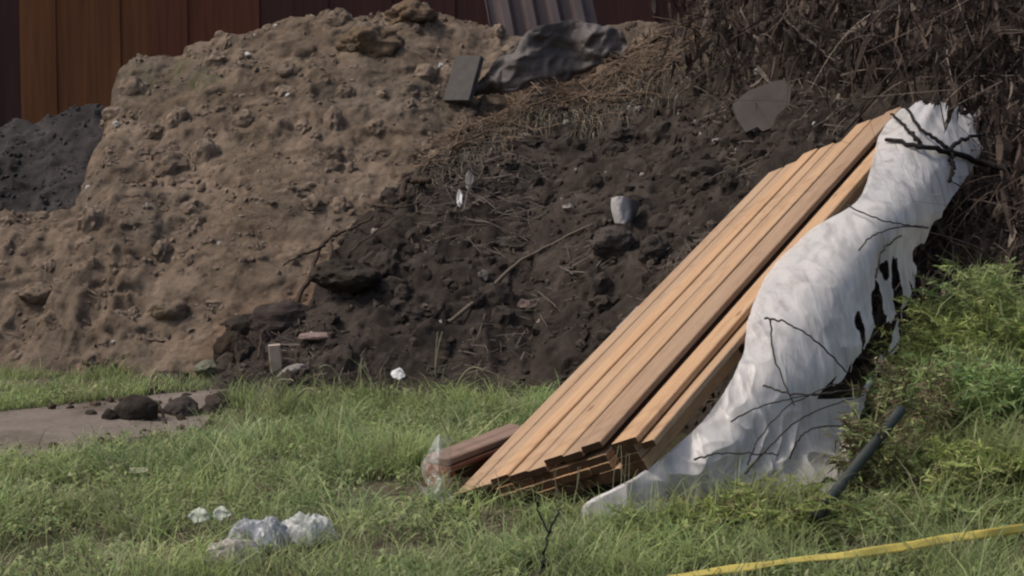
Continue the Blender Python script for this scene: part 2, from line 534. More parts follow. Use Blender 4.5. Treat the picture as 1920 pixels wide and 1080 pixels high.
def dark_col(X, Y, Z):
    f = smooth(-.4, .5, fbm(X * 1.9, Y * 1.9, Z * 1.9, seed=111))
    c = lerp3((.038, .030, .025), (.063, .050, .041), f)
    c = c * (1 + .6 * np.clip(fbm(X * 3.5, Y * 3.5, Z * 3.5, seed=115, octv=4, gain=.65), -.7, .6))[..., None]
    fz = smooth(.2, .6, fbm(X * 7, Y * 7, Z * 7, seed=113))
    return c + fz[..., None] * np.array((.02, .016, .013))
heap('soil_heap', dark_h, HG_dark, -3.4, 8.2, 11.6, 23.0, .025, dark_col,
     'heap of dark brown earth full of roots, behind the leaning lumber', 'soil heap')

def grey_col(X, Y, Z):
    f = smooth(-.4, .5, fbm(X * 2, Y * 2, Z * 2, seed=121))
    return lerp3((.038, .034, .033), (.062, .055, .052), f)
heap('soil_heap', grey_h, HG_grey, -8.5, -3.2, 18.6, 24.0, .035, grey_col,
     'small blackish grey soil heap at the foot of the fence, left of the tan heap', 'soil heap')

# path: a sheet following the ground
xs = np.arange(-9, -2.2, .05); ts = np.linspace(0, 1, 60)
Xp, Tp = np.meshgrid(xs, ts)
Yp = path_near(Xp) * (1 - Tp) + path_far(Xp) * Tp
wob = .05 * fbm(Xp * 2, Yp * 2, seed=131)
Yp = Yp + wob
link('path', grid_mesh('path', Xp, Yp, ground_h(Xp, Yp) + .012), M['path'], kind='structure')

# fence
def build_fence():
    root = bpy.data.objects.new('fence', None); C.objects.link(root)
    root.location = (-2, 27, 0)
    tag(root, 'tall brown stained board fence behind the soil heaps', 'fence')
    parts, tones = [], []
    x = -9.0
    def box(x0, x1, y0, y1, z0, z1, c):
        v = np.array([(a, b, d) for d in (z0, z1) for b in (y0, y1) for a in (x0, x1)], float)
        q = np.array([(0, 2, 3, 1), (4, 5, 7, 6), (0, 1, 5, 4), (2, 6, 7, 3), (0, 4, 6, 2), (1, 3, 7, 5)])
        return v, q, np.tile(np.asarray(c, float), (8, 1))
    rr = np.random.RandomState(4)
    while x < 7:
        w = .46 + rr.uniform(-.05, .05)
        xc = x + w / 2 - 2
        if xc < -6.72:
            c = (.046, .021, .018)
        elif xc < -5.1:
            c = (.125, .048, .019)
        elif xc < -3.6:
            c = (.108, .036, .020)
        else:
            c = (.054, .022, .018)
        c = np.array(c) * rr.uniform(.95, 1.25)
        k_ = len(parts) % 2; dy = -.022 * k_ + rr.uniform(-.004, .004)
        parts.append(box(x - .02 * k_, x + w + .02 * k_, dy, dy + .03, .02, 5.2 + rr.uniform(-.02, .02), c))
        x += w
    me = np_mesh('boards', *join(parts))
    link('boards', me, M['fence'], root)
    for z in (.5, 2.6, 4.7):
        me = np_mesh('rail', *box(-9, 7, .045, .13, z, z + .12, (.06, .025, .016)))
        link('rail', me, M['fence'], root)
build_fence()

# ------------------------------------------------------------------ lumber stack
B0 = P(850, 935, 11.0) + np.array([0, 0, .02])
T0 = P(1440, 325, 15.0)
LU = T0 - B0; LEN = np.linalg.norm(LU); LU /= LEN
WU = P(1120, 842, 10.35) - B0
WU -= LU * (WU @ LU); WU /= np.linalg.norm(WU)
NU = np.cross(WU, LU); NU *= np.sign(NU[2])
def S(w, l, n=0):
    return B0 + WU * w + LU * l + NU * n

def board_mesh(name, L, W, T, bow=0, ch=.006, seed=0):
    """long timber along +x, width +y, thickness -z below its top face, chamfered long edges, slight bow"""
    k = 14
    xs = np.linspace(0, L, k)
    prof = np.array([(ch, 0), (W - ch, 0), (W, -ch), (W, -T + ch), (W - ch, -T), (ch, -T), (0, -T + ch), (0, -ch)])
    rr = np.random.RandomState(seed)
    b = bow * np.sin(np.pi * xs / L)
    tw = rr.uniform(-.012, .012) * xs / L
    V = np.zeros((k, 8, 3))
    V[:, :, 0] = xs[:, None]
    V[:, :, 1] = prof[None, :, 0] + b[:, None]
    V[:, :, 2] = prof[None, :, 1] + tw[:, None] * (prof[None, :, 0] - W / 2) * 3
    i = np.arange(k * 8).reshape(k, 8); j = np.roll(i, -1, 1)
    Q = [np.stack([i[:-1], i[1:], j[1:], j[:-1]], -1).reshape(-1, 4)]
    for row, flip in ((i[0], False), (i[-1], True)):
        a = np.array([(row[0], row[1], row[2], row[7]), (row[7], row[2], row[3], row[6]), (row[6], row[3], row[4], row[5])])
        Q.append(a[:, ::-1] if flip else a)
    return np_mesh(name, V.reshape(-1, 3), np.concatenate(Q))

def board(w, l0, L, W, T, n, label, m='pine', group='boards of the leaning lumber stack', bow=None, seed=0, name='lumber_board', skew=0):
    rr = np.random.RandomState(seed + 50)
    me = board_mesh(name, L, W, T, rr.uniform(-.008, .008) if bow is None else bow, seed=seed)
    o = link(name, me, M[m])
    me.materials.append(M['shaded_end'])
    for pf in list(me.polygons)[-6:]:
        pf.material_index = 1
    lu = LU + WU * skew; lu = lu / np.linalg.norm(lu)
    wu = WU - lu * (WU @ lu); wu /= np.linalg.norm(wu)
    p = S(w, l0, n)
    o.matrix_world = Matrix(((lu[0], wu[0], NU[0], p[0]), (lu[1], wu[1], NU[1], p[1]), (lu[2], wu[2], NU[2], p[2]), (0, 0, 0, 1)))
    tag(o, label, 'board', group)
    return o

BW = .137
ords = ['first', 'second', 'third', 'fourth', 'fifth', 'sixth', 'seventh', 'eighth', 'ninth']
top = [  # w, l0, length, n, width, label
    (0.000, .000, 4.96, 0.000, BW, 'leftmost pine board of the top layer, lowest in the picture at its foot'),
    (0.140, .015, 4.99, -.006, BW, 'second pine board from the left in the top layer of the stack'),
    (0.280, .030, 5.05, 0.010, BW, 'third pine board from the left in the top layer of the stack'),
    (0.420, .028, 5.07, -.004, BW, 'fourth pine board from the left in the top layer of the stack'),
    (0.559, .020, 5.05, -.010, BW, 'fifth pine board from the left, in the middle of the top layer'),
    (0.699, .030, 5.24, 0.020, BW, 'sixth pine board from the left, with its upper end among the highest'),
    (0.839, .015, 5.26, 0.012, BW, 'seventh pine board from the left, second before the long dark gap'),
    (0.978, .030, 5.22, 0.026, BW, 'pine board just left of the long dark gap in the stack'),
    (1.175, .020, 4.75, -.010, .175, 'wider pine board right of the long dark gap, its upper end under the white sheet'),
]
for i, (w, l0, L, n, bw, lab) in enumerate(top):
    board(w, l0, L, bw, .04, n, lab, seed=i)
for i in range(9):
    w = .1395 * i + (.059 if i == 8 else -.002)
    board(w, .015 + .02 * R.rand(), 4.85, BW, .042, -.052, 'second-layer board under the top layer, %s from the left by its end grain' % ords[i], seed=20 + i)
for i in range(7):
    w = .1395 * (i + 2) + (.059 if i == 6 else .0)
    board(w, .0 + .02 * R.rand(), 4.8, BW, .045, -.097, 'third-layer board low in the stack, %s from the left by its end grain' % ords[i], seed=40 + i)
for i in range(5):
    w = .55 + i * .155
    board(w, .0 + .03 * R.rand(), 4.7, BW + .01, .07, -.145, 'bottom-layer timber of the stack, %s from the left by its dark end' % ords[i], seed=60 + i)
board(1.36, .02, 1.75, .085, .04, -.055, 'short pine board poking out low on the right side of the stack', seed=80)
board(1.395, 1.25, .95, .10, .05, -.10, 'broken brown piece of timber wedged under the right side of the stack', m='redwood', seed=81)
# small pale end poking out behind the stack on its left
o = board(-.10, 2.32, .34, .10, .03, -.03, 'small pale board end sticking out left of the stack halfway up', m='pale_wood', seed=82, group='wood scraps', name='board_end')

# reddish open timber frame behind the foot of the stack
def solid_box(name, c, ax, ay, az, sx, sy, sz, m, parent=None, ch=.006):
    """box with corner c, axes ax/ay/az (unit) and sizes; long edges chamfered"""
    me = board_mesh(name, sx, sy, sz, 0, min(ch, sy * .2, sz * .2))
    o = link(name, me, m)
    o.matrix_world = Matrix(((ax[0], ay[0], az[0], c[0]), (ax[1], ay[1], az[1], c[1]), (ax[2], ay[2], az[2], c[2]), (0, 0, 0, 1)))
    if parent is not None:
        o.parent = parent
        o.matrix_parent_inverse = Matrix.Identity(4)
        o.matrix_basis = parent.matrix_basis.inverted() @ o.matrix_basis
    return o

def crate():
    a = P(840, 862, 11.25); b = P(985, 806, 11.75)
    ax = b - a; Lc = np.linalg.norm(ax); ax /= Lc
    ay = np.array([-ax[1], ax[0], 0]); ay /= np.linalg.norm(ay)
    az = np.cross(ax, ay)
    root = bpy.data.objects.new('wooden_crate', None); C.objects.link(root)
    root.matrix_basis = Matrix.Translation((a[0], a[1], 0))
    tag(root, 'reddish open-sided wooden crate half hidden behind the foot of the lumber', 'crate')
    solid_box('top_plank', a, ax, ay, az, .75, .20, .04, M['crate_top'], root)
    solid_box('front_rail', a - ay * .012 - az * .046, ax, ay, az, .75, .03, .03, M['redwood'], root)
    solid_box('side_plank', a - az * .046 + ax * .0, ay, -ax * -1, -az * -1, .22, .05, .24, M['redwood'], root)
    solid_box('back_plank', a + ay * .2 - az * .046, ax, ay, az, .72, .03, .24, M['redwood'], root)
    solid_box('bottom_plank', a - az * .24 + ay * .002, ax, ay, az, .74, .2, .03, M['redwood'], root)
crate()

# ------------------------------------------------------------------ white sheet
def plane_hit(px, py, n):
    p0, p1 = P(px, py, 8), P(px, py, 9)
    d = p1 - p0
    return p0 + d * ((B0 + NU * n - p0) @ NU) / (d @ NU)

def dl(px, py, n=.05):
    return plane_hit(px, py, n)[1]

def white_sheet():
    pxs = [[(1690, 205), (1738, 182), (1790, 188), (1830, 205)], [(1650, 248), (1705, 245), (1770, 255), (1842, 270)],
           [(1634, 305), (1690, 318), (1750, 322), (1805, 335)], [(1606, 378), (1660, 392), (1715, 398), (1775, 395)],
           [(1512, 437), (1585, 455), (1655, 465), (1728, 462)], [(1440, 512), (1525, 530), (1610, 545), (1716, 545)],
           [(1404, 590), (1485, 620), (1570, 630), (1690, 635)], [(1390, 665), (1455, 690), (1540, 710), (1645, 710)],
           [(1348, 748), (1405, 770), (1490, 790), (1620, 785)], [(1278, 826), (1345, 840), (1450, 850), (1605, 850)],
           [(1190, 894), (1265, 905), (1400, 900), (1595, 890)], [(1092, 945), (1200, 950), (1360, 940), (1580, 920)],
           [(1094, 985), (1200, 985), (1360, 975), (1570, 955)]]
    deps = [(14.45, 14.3, 14.5, 14.8), (14.05, 13.70, 13.85, 14.3), (13.25, 13.05, 13.2, 13.7), (12.42, 12.3, 12.55, 13.2),
            (12.28, 11.95, 12.1, 12.9), (11.86, 11.55, 11.72, 12.5), (11.32, 11.12, 11.32, 12.0), (10.95, 10.82, 11.0, 11.6),
            (10.65, 10.57, 10.75, 11.2), (10.42, 10.38, 10.55, 10.95), (10.25, 10.25, 10.4, 10.75), (10.2, 10.22, 10.35, 10.6), (10.18, 10.2, 10.32, 10.55)]
    rows = [[(a_, b_, d_) for (a_, b_), d_ in zip(q, w_)] for q, w_ in zip(pxs, deps)]
    ctrl = np.array([[P(*c) for c in r] for r in rows])
    nv, nu = 640, 260
    g = spline(ctrl, nv)
    g = spline(np.swapaxes(g, 0, 1), nu)
    g = np.swapaxes(g, 0, 1).copy()
    du = np.gradient(g, axis=1); dv = np.gradient(g, axis=0)
    nr = np.cross(du, dv); nr /= np.linalg.norm(nr, axis=2)[..., None] + 1e-9
    nr *= -np.sign(nr[..., 1:2])           # facing the viewer (-y)
    U, Vv = np.meshgrid(np.linspace(0, 1, nu), np.linspace(0, 1, nv))
    x, y, z = g[..., 0], g[..., 1], g[..., 2]
    # hanging folds: quick across, slow downwards; warped
    wx = x + .10 * fbm(x * 2, y * 2, z * 2, seed=140) + .12 * z
    fold = fbm(wx * 6, y * 1.2, z * .9, seed=141, octv=3, ridge=True)
    fold2 = fbm(wx * 17, y * 2, z * 1.6, seed=142, octv=3, ridge=True)
    crum = fbm(x * 6, y * 6, z * 6, seed=143, octv=4, ridge=True)
    wxx = x + .16 * fbm(x * 2.3, y * 2.3, z * 2.3, seed=146, octv=2); wzz = z + .2 * fbm(x * 2.1, y * 2.1, z * 2.1, seed=147, octv=2)
    ab = lambda a_, b_, c_, sd: 1 - np.abs(vnoise(a_, b_, c_, sd)) * 2.2
    cre = ab(wxx * 4.2 + 2.0 * wzz, y * 3, wzz * 1.6, 144)
    cre2 = ab(wxx * 7 - 4 * wzz, y * 4, wzz * 5, 145) * .6 + ab(wxx * 12 + 3 * wzz, y * 6, wzz * 9, 148) * .4
    low = smooth(.5, .85, Vv)
    edge = smooth(0, .08, U)
    side = smooth(.35, .95, U)
    big = fbm(wx * 2.2, y * .8, z * .6, seed=149, octv=2)
    amp = .030 * big + (.010 * cre + .0028 * fold2) * (1 + .6 * side) + .019 * cre2 * (.18 + 1.1 * low) + .013 * cre * low + .002 * crum
    amp = amp * (.25 + .75 * edge)
    # gathered head of the bundle
    head = smooth(.12, .0, Vv)
    amp = amp + head * .012 * np.sin(U * 31 + 3 * Vv)
    g = g + nr * amp[..., None]
    # edges: ragged
    px = proj(g)
    pxm = .25 * (px[:-1, :-1] + px[1:, :-1] + px[:-1, 1:] + px[1:, 1:])
    Um, Vm = U[:-1, :-1], Vv[:-1, :-1]
    xm, ym, zm = g[:-1, :-1, 0], g[:-1, :-1, 1], g[:-1, :-1, 2]
    keep = np.ones(Um.shape, bool)
    strip_ = fbm(Um * 16, Vm * 2.0, seed=150, octv=3)
    keep &= ~(Um > .965 + .10 * fbm(Vm * 15, Um * 3, seed=158, octv=4))
    keep &= ~(Vm < .02 + .05 * np.clip(fbm(Um * 9, Vm * 3, seed=151), -.2, 1) + .06 * smooth(.4, .6, Um) * np.clip(fbm(Um * 24, 0 * Vm, seed=156) * 1.6, 0, 1))
    keep &= ~(Um < .012 + .02 * fbm(Vm * 40, 0 * Um, seed=152))
    tear = smooth(.66, .86, Um) * smooth(.30, .40, Vm) * smooth(.60, .50, Vm)
    keep &= ~(tear * (fbm(xm * 11, ym * 3, zm * 4.5, seed=153, octv=3) + .18) > .10)
    keep &= ~((Um > .80 - .10 * smooth(.5, .62, Vm)) & (Vm > .46) & (Vm < .62) & (strip_ + (Vm - .46) * 2.2 > .10))
    hole = fbm(xm * 5, ym * 5, zm * 12, seed=154, octv=3) + .35 * smooth(.55, .95, Um) * smooth(.3, .55, Vm)
    keep &= ~(hole > .80)
    streak = smooth(-.1, .7, fbm(wx * 26, y * 2, z * 1.3, seed=157, octv=3))
    c = np.full(g.shape, .68) * np.array((1, .955, .905)) * (1 - .15 * streak * (.5 + .5 * side[..., None][..., 0]))[..., None]
    dirt = smooth(.05, .6, fbm(x * 1.7, y * 1.7, z * 1.7, seed=155)) * (.25 + .35 * low)
    c = c * (1 - dirt[..., None] * .5) + np.array((.42, .36, .30)) * dirt[..., None] * .5
    me = grid_mesh('plastic_sheet', g[..., 0], g[..., 1], g[..., 2], c, keep)
    o = link('plastic_sheet', me, M['film'])
    tag(o, 'torn white plastic sheet draped over the right side of the lumber stack', 'plastic sheet')
    return g
SHEET = white_sheet()
SH_P = SHEET.reshape(-1, 3); SH_PX = proj(SH_P)
def over_sheet(px, py, gap=.05):
    e = np.abs(SH_PX[:, 0] - px) + np.abs(SH_PX[:, 1] - py)
    k = np.argsort(e)[:30]
    return float(SH_P[k, 1].min()) - gap

# ------------------------------------------------------------------ crumpled things, stones, scraps
def lump_mesh(name, size, seed, col, sub=3, rough=.25, freq=1.6, ridge=False, flat=None, smooth_=False, colvar=.12):
    V, Fc = (ICO1, ICO2, ICO3, ICO4, ICO5)[sub - 1]
    n = fbm(V[:, 0] * freq + seed * 3.1, V[:, 1] * freq, V[:, 2] * freq, seed=seed, octv=4, ridge=ridge)
    W = V * (1 + rough * n)[:, None] * np.asarray(size)
    if flat is not None:
        W[:, 2] = np.maximum(W[:, 2], flat * size[2])
    c = np.asarray(col, float) * (1 + colvar * fbm(V[:, 0] * 3, V[:, 1] * 3, V[:, 2] * 3, seed=seed + 5))[:, None]
    return np_mesh(name, W, Fc, c, smooth_)

def lump(name, px, py, size, seed, col, label, cat, m='stone', group=None, d=None, sink=.3, rz=0, ry=0, **kw):
    p = hit(px, py) if d is None else P(px, py, d)
    o = link(name, lump_mesh(name, size, seed, col, **kw), M[m])
    n = normals(np.array([p[0]]), np.array([p[1]]))[0]
    o.location = p + np.array([0, 0, size[2] * (1 - sink) * .6]) - np.array([0, .02, 0])
    o.rotation_euler = (0, ry, rz)
    return tag(o, label, cat, group)

TANC = (.185, .14, .10); DRK = (.050, .040, .032)
G_CL = 'soil clods at the heaps'
lump('soil_clod', 258, 785, (.165, .13, .13), 15, DRK, 'largest dark clod at the end of the muddy path', 'clod', 'soil', G_CL, rough=.2, sub=4)
lump('soil_clod', 207, 788, (.06, .05, .06), 2, DRK, 'small dark clod leaning on the left of the largest clod', 'clod', 'soil', G_CL, sub=3)
lump('soil_clod', 342, 778, (.13, .11, .10), 17, (.075, .062, .053), 'greyish clod with a pale top, right of the largest path clod', 'clod', 'soil', G_CL, rough=.22, sub=4)
lump('soil_clod', 172, 778, (.045, .04, .03), 4, DRK, 'tiny dark clod lying alone on the muddy path', 'clod', 'soil', G_CL, sub=3)
lump('soil_clod', 462, 628, (.20, .16, .13), 5, DRK, 'dark clod jutting over the tan soil at the left tip of the dark heap', 'clod', 'soil', G_CL, rough=.35, sub=4)
lump('soil_clod', 525, 625, (.28, .2, .19), 6, (.062, .048, .042), 'broad dark clod under the bent twig at the left of the dark heap', 'clod', 'soil', G_CL, rough=.35, sub=4)
lump('soil_clod', 438, 672, (.17, .14, .16), 7, (.05, .036, .026), 'brown clod low at the left tip of the dark heap', 'clod', 'soil', G_CL, rough=.3, sub=4)
lump('soil_clod', 318, 592, (.17, .14, .12), 8, TANC, 'rounded tan clod in the middle of the tan heap foot', 'clod', 'soil', G_CL, rough=.3, sub=4)
lump('soil_clod', 70, 560, (.16, .14, .1), 9, TANC, 'tan clod at the left edge of the tan heap foot', 'clod', 'soil', G_CL, rough=.35, sub=4)
lump('soil_clod', 690, 85, (.33, .26, .2), 10, (.14, .10, .065), 'big tan clod below the top of the tan heap', 'clod', 'soil', G_CL, rough=.55, sub=5, sink=1.1, smooth_=True)
lump('soil_clod', 770, 30, (.25, .2, .16), 11, (.145, .10, .066), 'tan clod crowning the highest point of the tan heap', 'clod', 'soil', G_CL, rough=.55, sub=5, sink=1.0, smooth_=True)
lump('soil_clod', 1150, 470, (.19, .15, .15), 12, (.085, .070, .060), 'grey-brown clod just below the white rag', 'clod', 'soil', G_CL, rough=.45, sub=4)
lump('soil_clod', 1225, 480, (.12, .1, .12), 13, (.07, .058, .05), 'grey-brown clod between the white rag and the boards', 'clod', 'soil', G_CL, rough=.4, sub=4)
lump('soil_clod', 648, 548, (.26, .24, .13), 14, DRK, 'dark clod roofing the black hollow in the dark heap', 'clod', 'soil', G_CL, rough=.45, sub=4, sink=-.9)

G_ST = 'stones in the heaps'
WHT = (.52, .5, .46)
stones = [(465, 105, .05, WHT, 'white stone high on the tan heap'),
          (540, 180, .04, WHT, 'white stone in the upper middle of the tan heap'),
          (341, 220, .055, (.3, .27, .22), 'pale stone left of centre high on the tan heap'),
          (219, 235, .05, WHT, 'white stone on the boundary of the tan and blackish heaps'),
          (455, 230, .045, (.3, .26, .2), 'pale tan stone in the middle of the tan heap'),
          (278, 388, .045, (.34, .3, .25), 'pale stone where the tan heap shoulders left'),
          (167, 353, .035, WHT, 'whitish stone beside the small blackish heap'),
          (828, 128, .06, WHT, 'white flake above the grey slab on the tan heap'),
          (1013, 605 , .03, (.3, .24, .2), 'small pinkish stone in the lower dark heap'),
          (985, 580, .075, (.17, .12, .10), 'pinkish flat stone in the middle of the dark heap'),
          (905, 522, .07, (.15, .13, .115), 'grey flat stone above the long curved twig'),
          (797, 578, .06, (.16, .12, .10), 'pinkish stone left of the long curved twig'),
          (828, 605, .035, (.36, .31, .27), 'whitish stone at the lower end of the long curved twig'),
          (705, 436, .04, (.3, .25, .21), 'pale stone under the bent twig on the dark heap'),
          (1037, 230, .05, (.36, .28, .22), 'pale stone at the edge of the straw on the crest'),
          (1062, 236, .045, (.30, .27, .24), 'second pale stone beside the straw on the crest'),
          (1168, 173, .06, (.3, .27, .22), 'pale stone under the dry grass near the crest'),
          (1196, 207, .045, (.25, .22, .2), 'pale stone below the dry grass of the crest'),
          (1343, 268, .05, (.30, .27, .24), 'pale stone below the grey panel'),
          (1382, 285, .04, (.34, .3, .26), 'small pale stone right below the grey panel'),
          (1304, 232, .04, (.36, .32, .28), 'pale chip left of the grey panel'),
          (1527, 235, .04, WHT, 'white chip above the board ends'),
          (1422, 140, .055, (.26, .23, .2), 'pale stone at the top corner of the grey panel'),
          (1283, 325, .04, (.3, .27, .24), 'pale chip in the dark heap above the boards'),
          (1204, 330, .04, (.3, .26, .22), 'pale chip in the dark heap above the white rag'),
          (1064, 392, .045, (.34, .3, .26), 'pale chip left of the white rag'),
          (990, 262, .09, (.22, .21, .165), 'pale greenish stone hanging under the straw of the crest')]
for i, (px, py, r, c, lab) in enumerate(stones):
    lump('stone', px, py, (r * R.uniform(.7, 1.1), r * .7, r * R.uniform(.5, .85)), 100 + i, tuple(np.array(c) * .85), lab, 'stone', 'stone', G_ST, rough=.7, freq=2.2, sub=2, rz=R.rand() * 3)
lump('stone', 595, 634, (.16, .1, .035), 140, (.21, .15, .13), 'long flat pinkish stone below the black hollow', 'stone', 'stone', G_ST, rough=.3, sub=3)
lump('stone', 548, 700, (.12, .08, .05), 141, (.20, .175, .16), 'grey broken stone beside the upright white offcut', 'stone', 'stone', G_ST, rough=.4, sub=3, ry=-.4)
lump('stone', 390, 695, (.12, .1, .06), 142, (.13, .13, .09), 'pale greenish stone where the tan and dark heaps meet', 'stone', 'stone', G_ST, rough=.4, sub=3)

# upright pale offcut
p = hit(514, 706)
o = solid_box('wood_offcut', p + np.array((-.05, 0, .25)), np.array((.09, .1, -.99)), np.array((.995, 0, .09)), np.array((0, -1, -.1)), .26, .10, .06, M['pale_wood'])
tag(o, 'upright pale wood offcut standing at the foot of the dark heap', 'offcut', 'wood scraps')

# rag: a folded cloth scrap, white fold and grey inside
def rag():
    rows = [[(1148, 372), (1160, 368), (1176, 371), (1200, 378)],
            [(1147, 388), (1163, 386), (1178, 388), (1196, 392)],
            [(1150, 404), (1164, 403), (1180, 406), (1188, 410)],
            [(1154, 418), (1166, 419), (1178, 422), (1184, 424)]]
    d0 = hit(1165, 420)[1] - .14
    off = [[.02, -.06, -.02, .12]] * 4
    ctrl = np.array([[P(c[0], c[1], d0 + o_) for c, o_ in zip(r, of)] for r, of in zip(rows, off)])
    g = spline(ctrl, 30); g = np.swapaxes(spline(np.swapaxes(g, 0, 1), 36), 0, 1)
    g[..., 1] += .02 * fbm(g[..., 0] * 22, g[..., 2] * 12, seed=160)
    U = np.linspace(0, 1, 36)[None, :, None]
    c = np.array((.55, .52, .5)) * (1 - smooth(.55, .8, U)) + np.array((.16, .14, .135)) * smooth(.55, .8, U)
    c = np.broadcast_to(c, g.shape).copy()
    o = link('rag', grid_mesh('rag', g[..., 0], g[..., 1], g[..., 2], c), M['film_white'])
    s = o.modifiers.new('solid', 'SOLIDIFY'); s.thickness = .008
    tag(o, 'small white rag with a grey fold caught on the dark heap', 'rag')
rag()

# flat paper scraps
def scrap(name, px, py, w, h, col, label, cat, seed, m='film_white', roll=0, lift=.03, d=None, group=None):
    p = hit(px, py) if d is None else P(px, py, d)
    u, v = np.meshgrid(np.linspace(-.5, .5, 14), np.linspace(-.5, .5, 14))
    ca, sa = math.cos(roll), math.sin(roll)
    xx, zz = (u * ca - v * sa) * w, (u * sa + v * ca) * h
    yy = .25 * min(w, h) * fbm(u * 2.5 + seed, v * 2.5, seed=seed) + zz * .7
    r = np.abs(u) + np.abs(v) * .8
    keep = (r + .25 * fbm(u * 4, v * 4, seed=seed + 1) < .72)[:-1, :-1]
    o = link(name, grid_mesh(name, p[0] + xx, p[1] - lift - .02 + yy, p[2] + lift + zz, np.asarray(col, float), keep), M[m])
    s = o.modifiers.new('solid', 'SOLIDIFY'); s.thickness = .004
    return tag(o, label, cat, group)
G_SC = 'litter scraps'
scrap('litter_scrap', 747, 707, .10, .08, (.8, .79, .77), 'bright white scrap at the foot of the dark heap', 'litter', 1, roll=.5, group=G_SC)
scrap('litter_scrap', 862, 378, .05, .14, (.7, .68, .66), 'thin white sliver high on the dark heap', 'litter', 2, roll=-.3, group=G_SC)
scrap('litter_scrap', 880, 345, .07, .17, (.17, .15, .14), 'grey strip hanging above the thin white sliver', 'litter', 3, roll=-.4, group=G_SC)
scrap('litter_scrap', 378, 982, .10, .07, (.55, .58, .48), 'left of two pale scraps in the grass above the crumpled bags', 'litter', 4, d=10.25, lift=.06, roll=.6, group=G_SC)
scrap('litter_scrap', 418, 978, .09, .06, (.55, .58, .48), 'right of two pale scraps in the grass above the crumpled bags', 'litter', 5, d=10.27, lift=.06, roll=-.9, group=G_SC)
scrap('litter_scrap', 265, 895, .12, .03, (.6, .58, .36), 'yellowish flat scrap in the grass below the path', 'litter', 6, d=11.7, lift=.06, group=G_SC)
scrap('litter_scrap', 1590, 850, .1, .1, (.6, .58, .5), 'cream scrap in the weeds by the dark pipe', 'litter', 7, d=10.7, lift=.02, group=G_SC)

G_BG = 'crumpled bags in the grass'
def bag(px, py, d, size, seed, col, label, m='film', rz=0):
    p = P(px, py, d)
    gz = float(samp(HG_ground, p[0], p[1]))
    n_ = 90
    u, v = np.meshgrid(np.linspace(-1, 1, n_), np.linspace(-1, 1, n_))
    rr_ = np.sqrt(u * u + v * v)
    th_ = np.arctan2(v, u)
    rag = .86 + .16 * fbm(np.cos(th_) * 2 + seed, np.sin(th_) * 2, seed=seed, octv=4)
    ck = lambda f_, k_: 1 - 2.2 * np.abs(vnoise(u * f_ + seed * 1.7, v * f_ + .4 * u * f_, 0, seed + k_))
    dome = np.clip(1 - (rr_ / rag) ** 2, 0, 1) ** .55
    zz = size[2] * (.75 * dome * (1 + .35 * vnoise(u * 1.6 + seed, v * 1.6, 0, seed + 9)) + .20 * ck(1.9, 1) * dome + .09 * ck(4.2, 2) + .03 * ck(9, 3))
    xx = size[0] * 1.25 * (u + .12 * fbm(u * 3, v * 3, seed=seed + 4)); yy = size[1] * 1.25 * (v + .12 * fbm(u * 3, v * 3, seed=seed + 5))
    keep = (rr_ < rag)[:-1, :-1] & (fbm(u * 2.5, v * 2.5, seed=seed + 6)[:-1, :-1] < .62)
    cc = np.asarray(col, float) * (1 - .25 * smooth(.1, .5, fbm(u * 2, v * 2, seed=seed + 7)))[..., None]
    o = link('plastic_bag', grid_mesh('plastic_bag', xx, yy, zz, cc, keep), M[m])
    o.location = (p[0], p[1], gz + .035)
    o.rotation_euler = (.12, .05, rz)
    return tag(o, label, 'bag', G_BG)
bag(434, 1044, 9.45, (.15, .11, .12), 31, (.54, .48, .44), 'crumpled pinkish white bag, lowest of the three in the grass', rz=.4)
bag(490, 1012, 9.82, (.16, .12, .15), 32, (.42, .43, .46), 'crumpled bluish grey and white bag in the middle of the litter')
bag(566, 1004, 9.9, (.17, .12, .13), 33, (.54, .55, .52), 'crumpled milky white bag, rightmost of the three in the grass', rz=-.3)

# clear film at the foot of the stack
def film():
    rows = [[(800, 850), (822, 818), (848, 830)], [(790, 880), (822, 860), (846, 872)], [(800, 910), (826, 905), (846, 905)], [(776, 905), (820, 935), (850, 935)], [(800, 925), (825, 945), (855, 942)]]
    dd = [[11.3, 11.2, 11.35], [11.2, 11.05, 11.25], [11.1, 11.0, 11.1], [10.95, 10.9, 10.95], [10.85, 10.8, 10.85]]
    ctrl = np.array([[P(a, b, q) for (a, b), q in zip(r, dr)] for r, dr in zip(rows, dd)])
    g = spline(ctrl, 60); g = np.swapaxes(spline(np.swapaxes(g, 0, 1), 40), 0, 1)
    g[..., 1] += .05 * fbm(g[..., 0] * 12, g[..., 2] * 12, seed=171, ridge=True)
    g[..., 2] += .02 * fbm(g[..., 0] * 18, g[..., 2] * 18, seed=172)
    o = link('plastic_film', grid_mesh('plastic_film', g[..., 0], g[..., 1], g[..., 2]), M['clear'])
    tag(o, 'crumpled clear plastic film at the left foot of the lumber stack', 'plastic film')
film()

# grey pieces on the crest
def sheet_px(name, rows, label, cat, m, col, amp=.05, fr=5, thick=.01, seed=180, n=(60, 60), extra=None):
    ctrl = np.array([[P(*c) for c in r] for r in rows])
    g = spline(ctrl, n[0]); g = np.swapaxes(spline(np.swapaxes(g, 0, 1), n[1]), 0, 1).copy()
    g[..., 1] += amp * fbm(g[..., 0] * fr, g[..., 2] * fr * .7, seed=seed, octv=3, ridge=True)
    if extra is not None:
        extra(g)
    o = link(name, grid_mesh(name, g[..., 0], g[..., 1], g[..., 2], np.asarray(col, float)), M[m])
    s = o.modifiers.new('solid', 'SOLIDIFY'); s.thickness = thick
    return tag(o, label, cat)

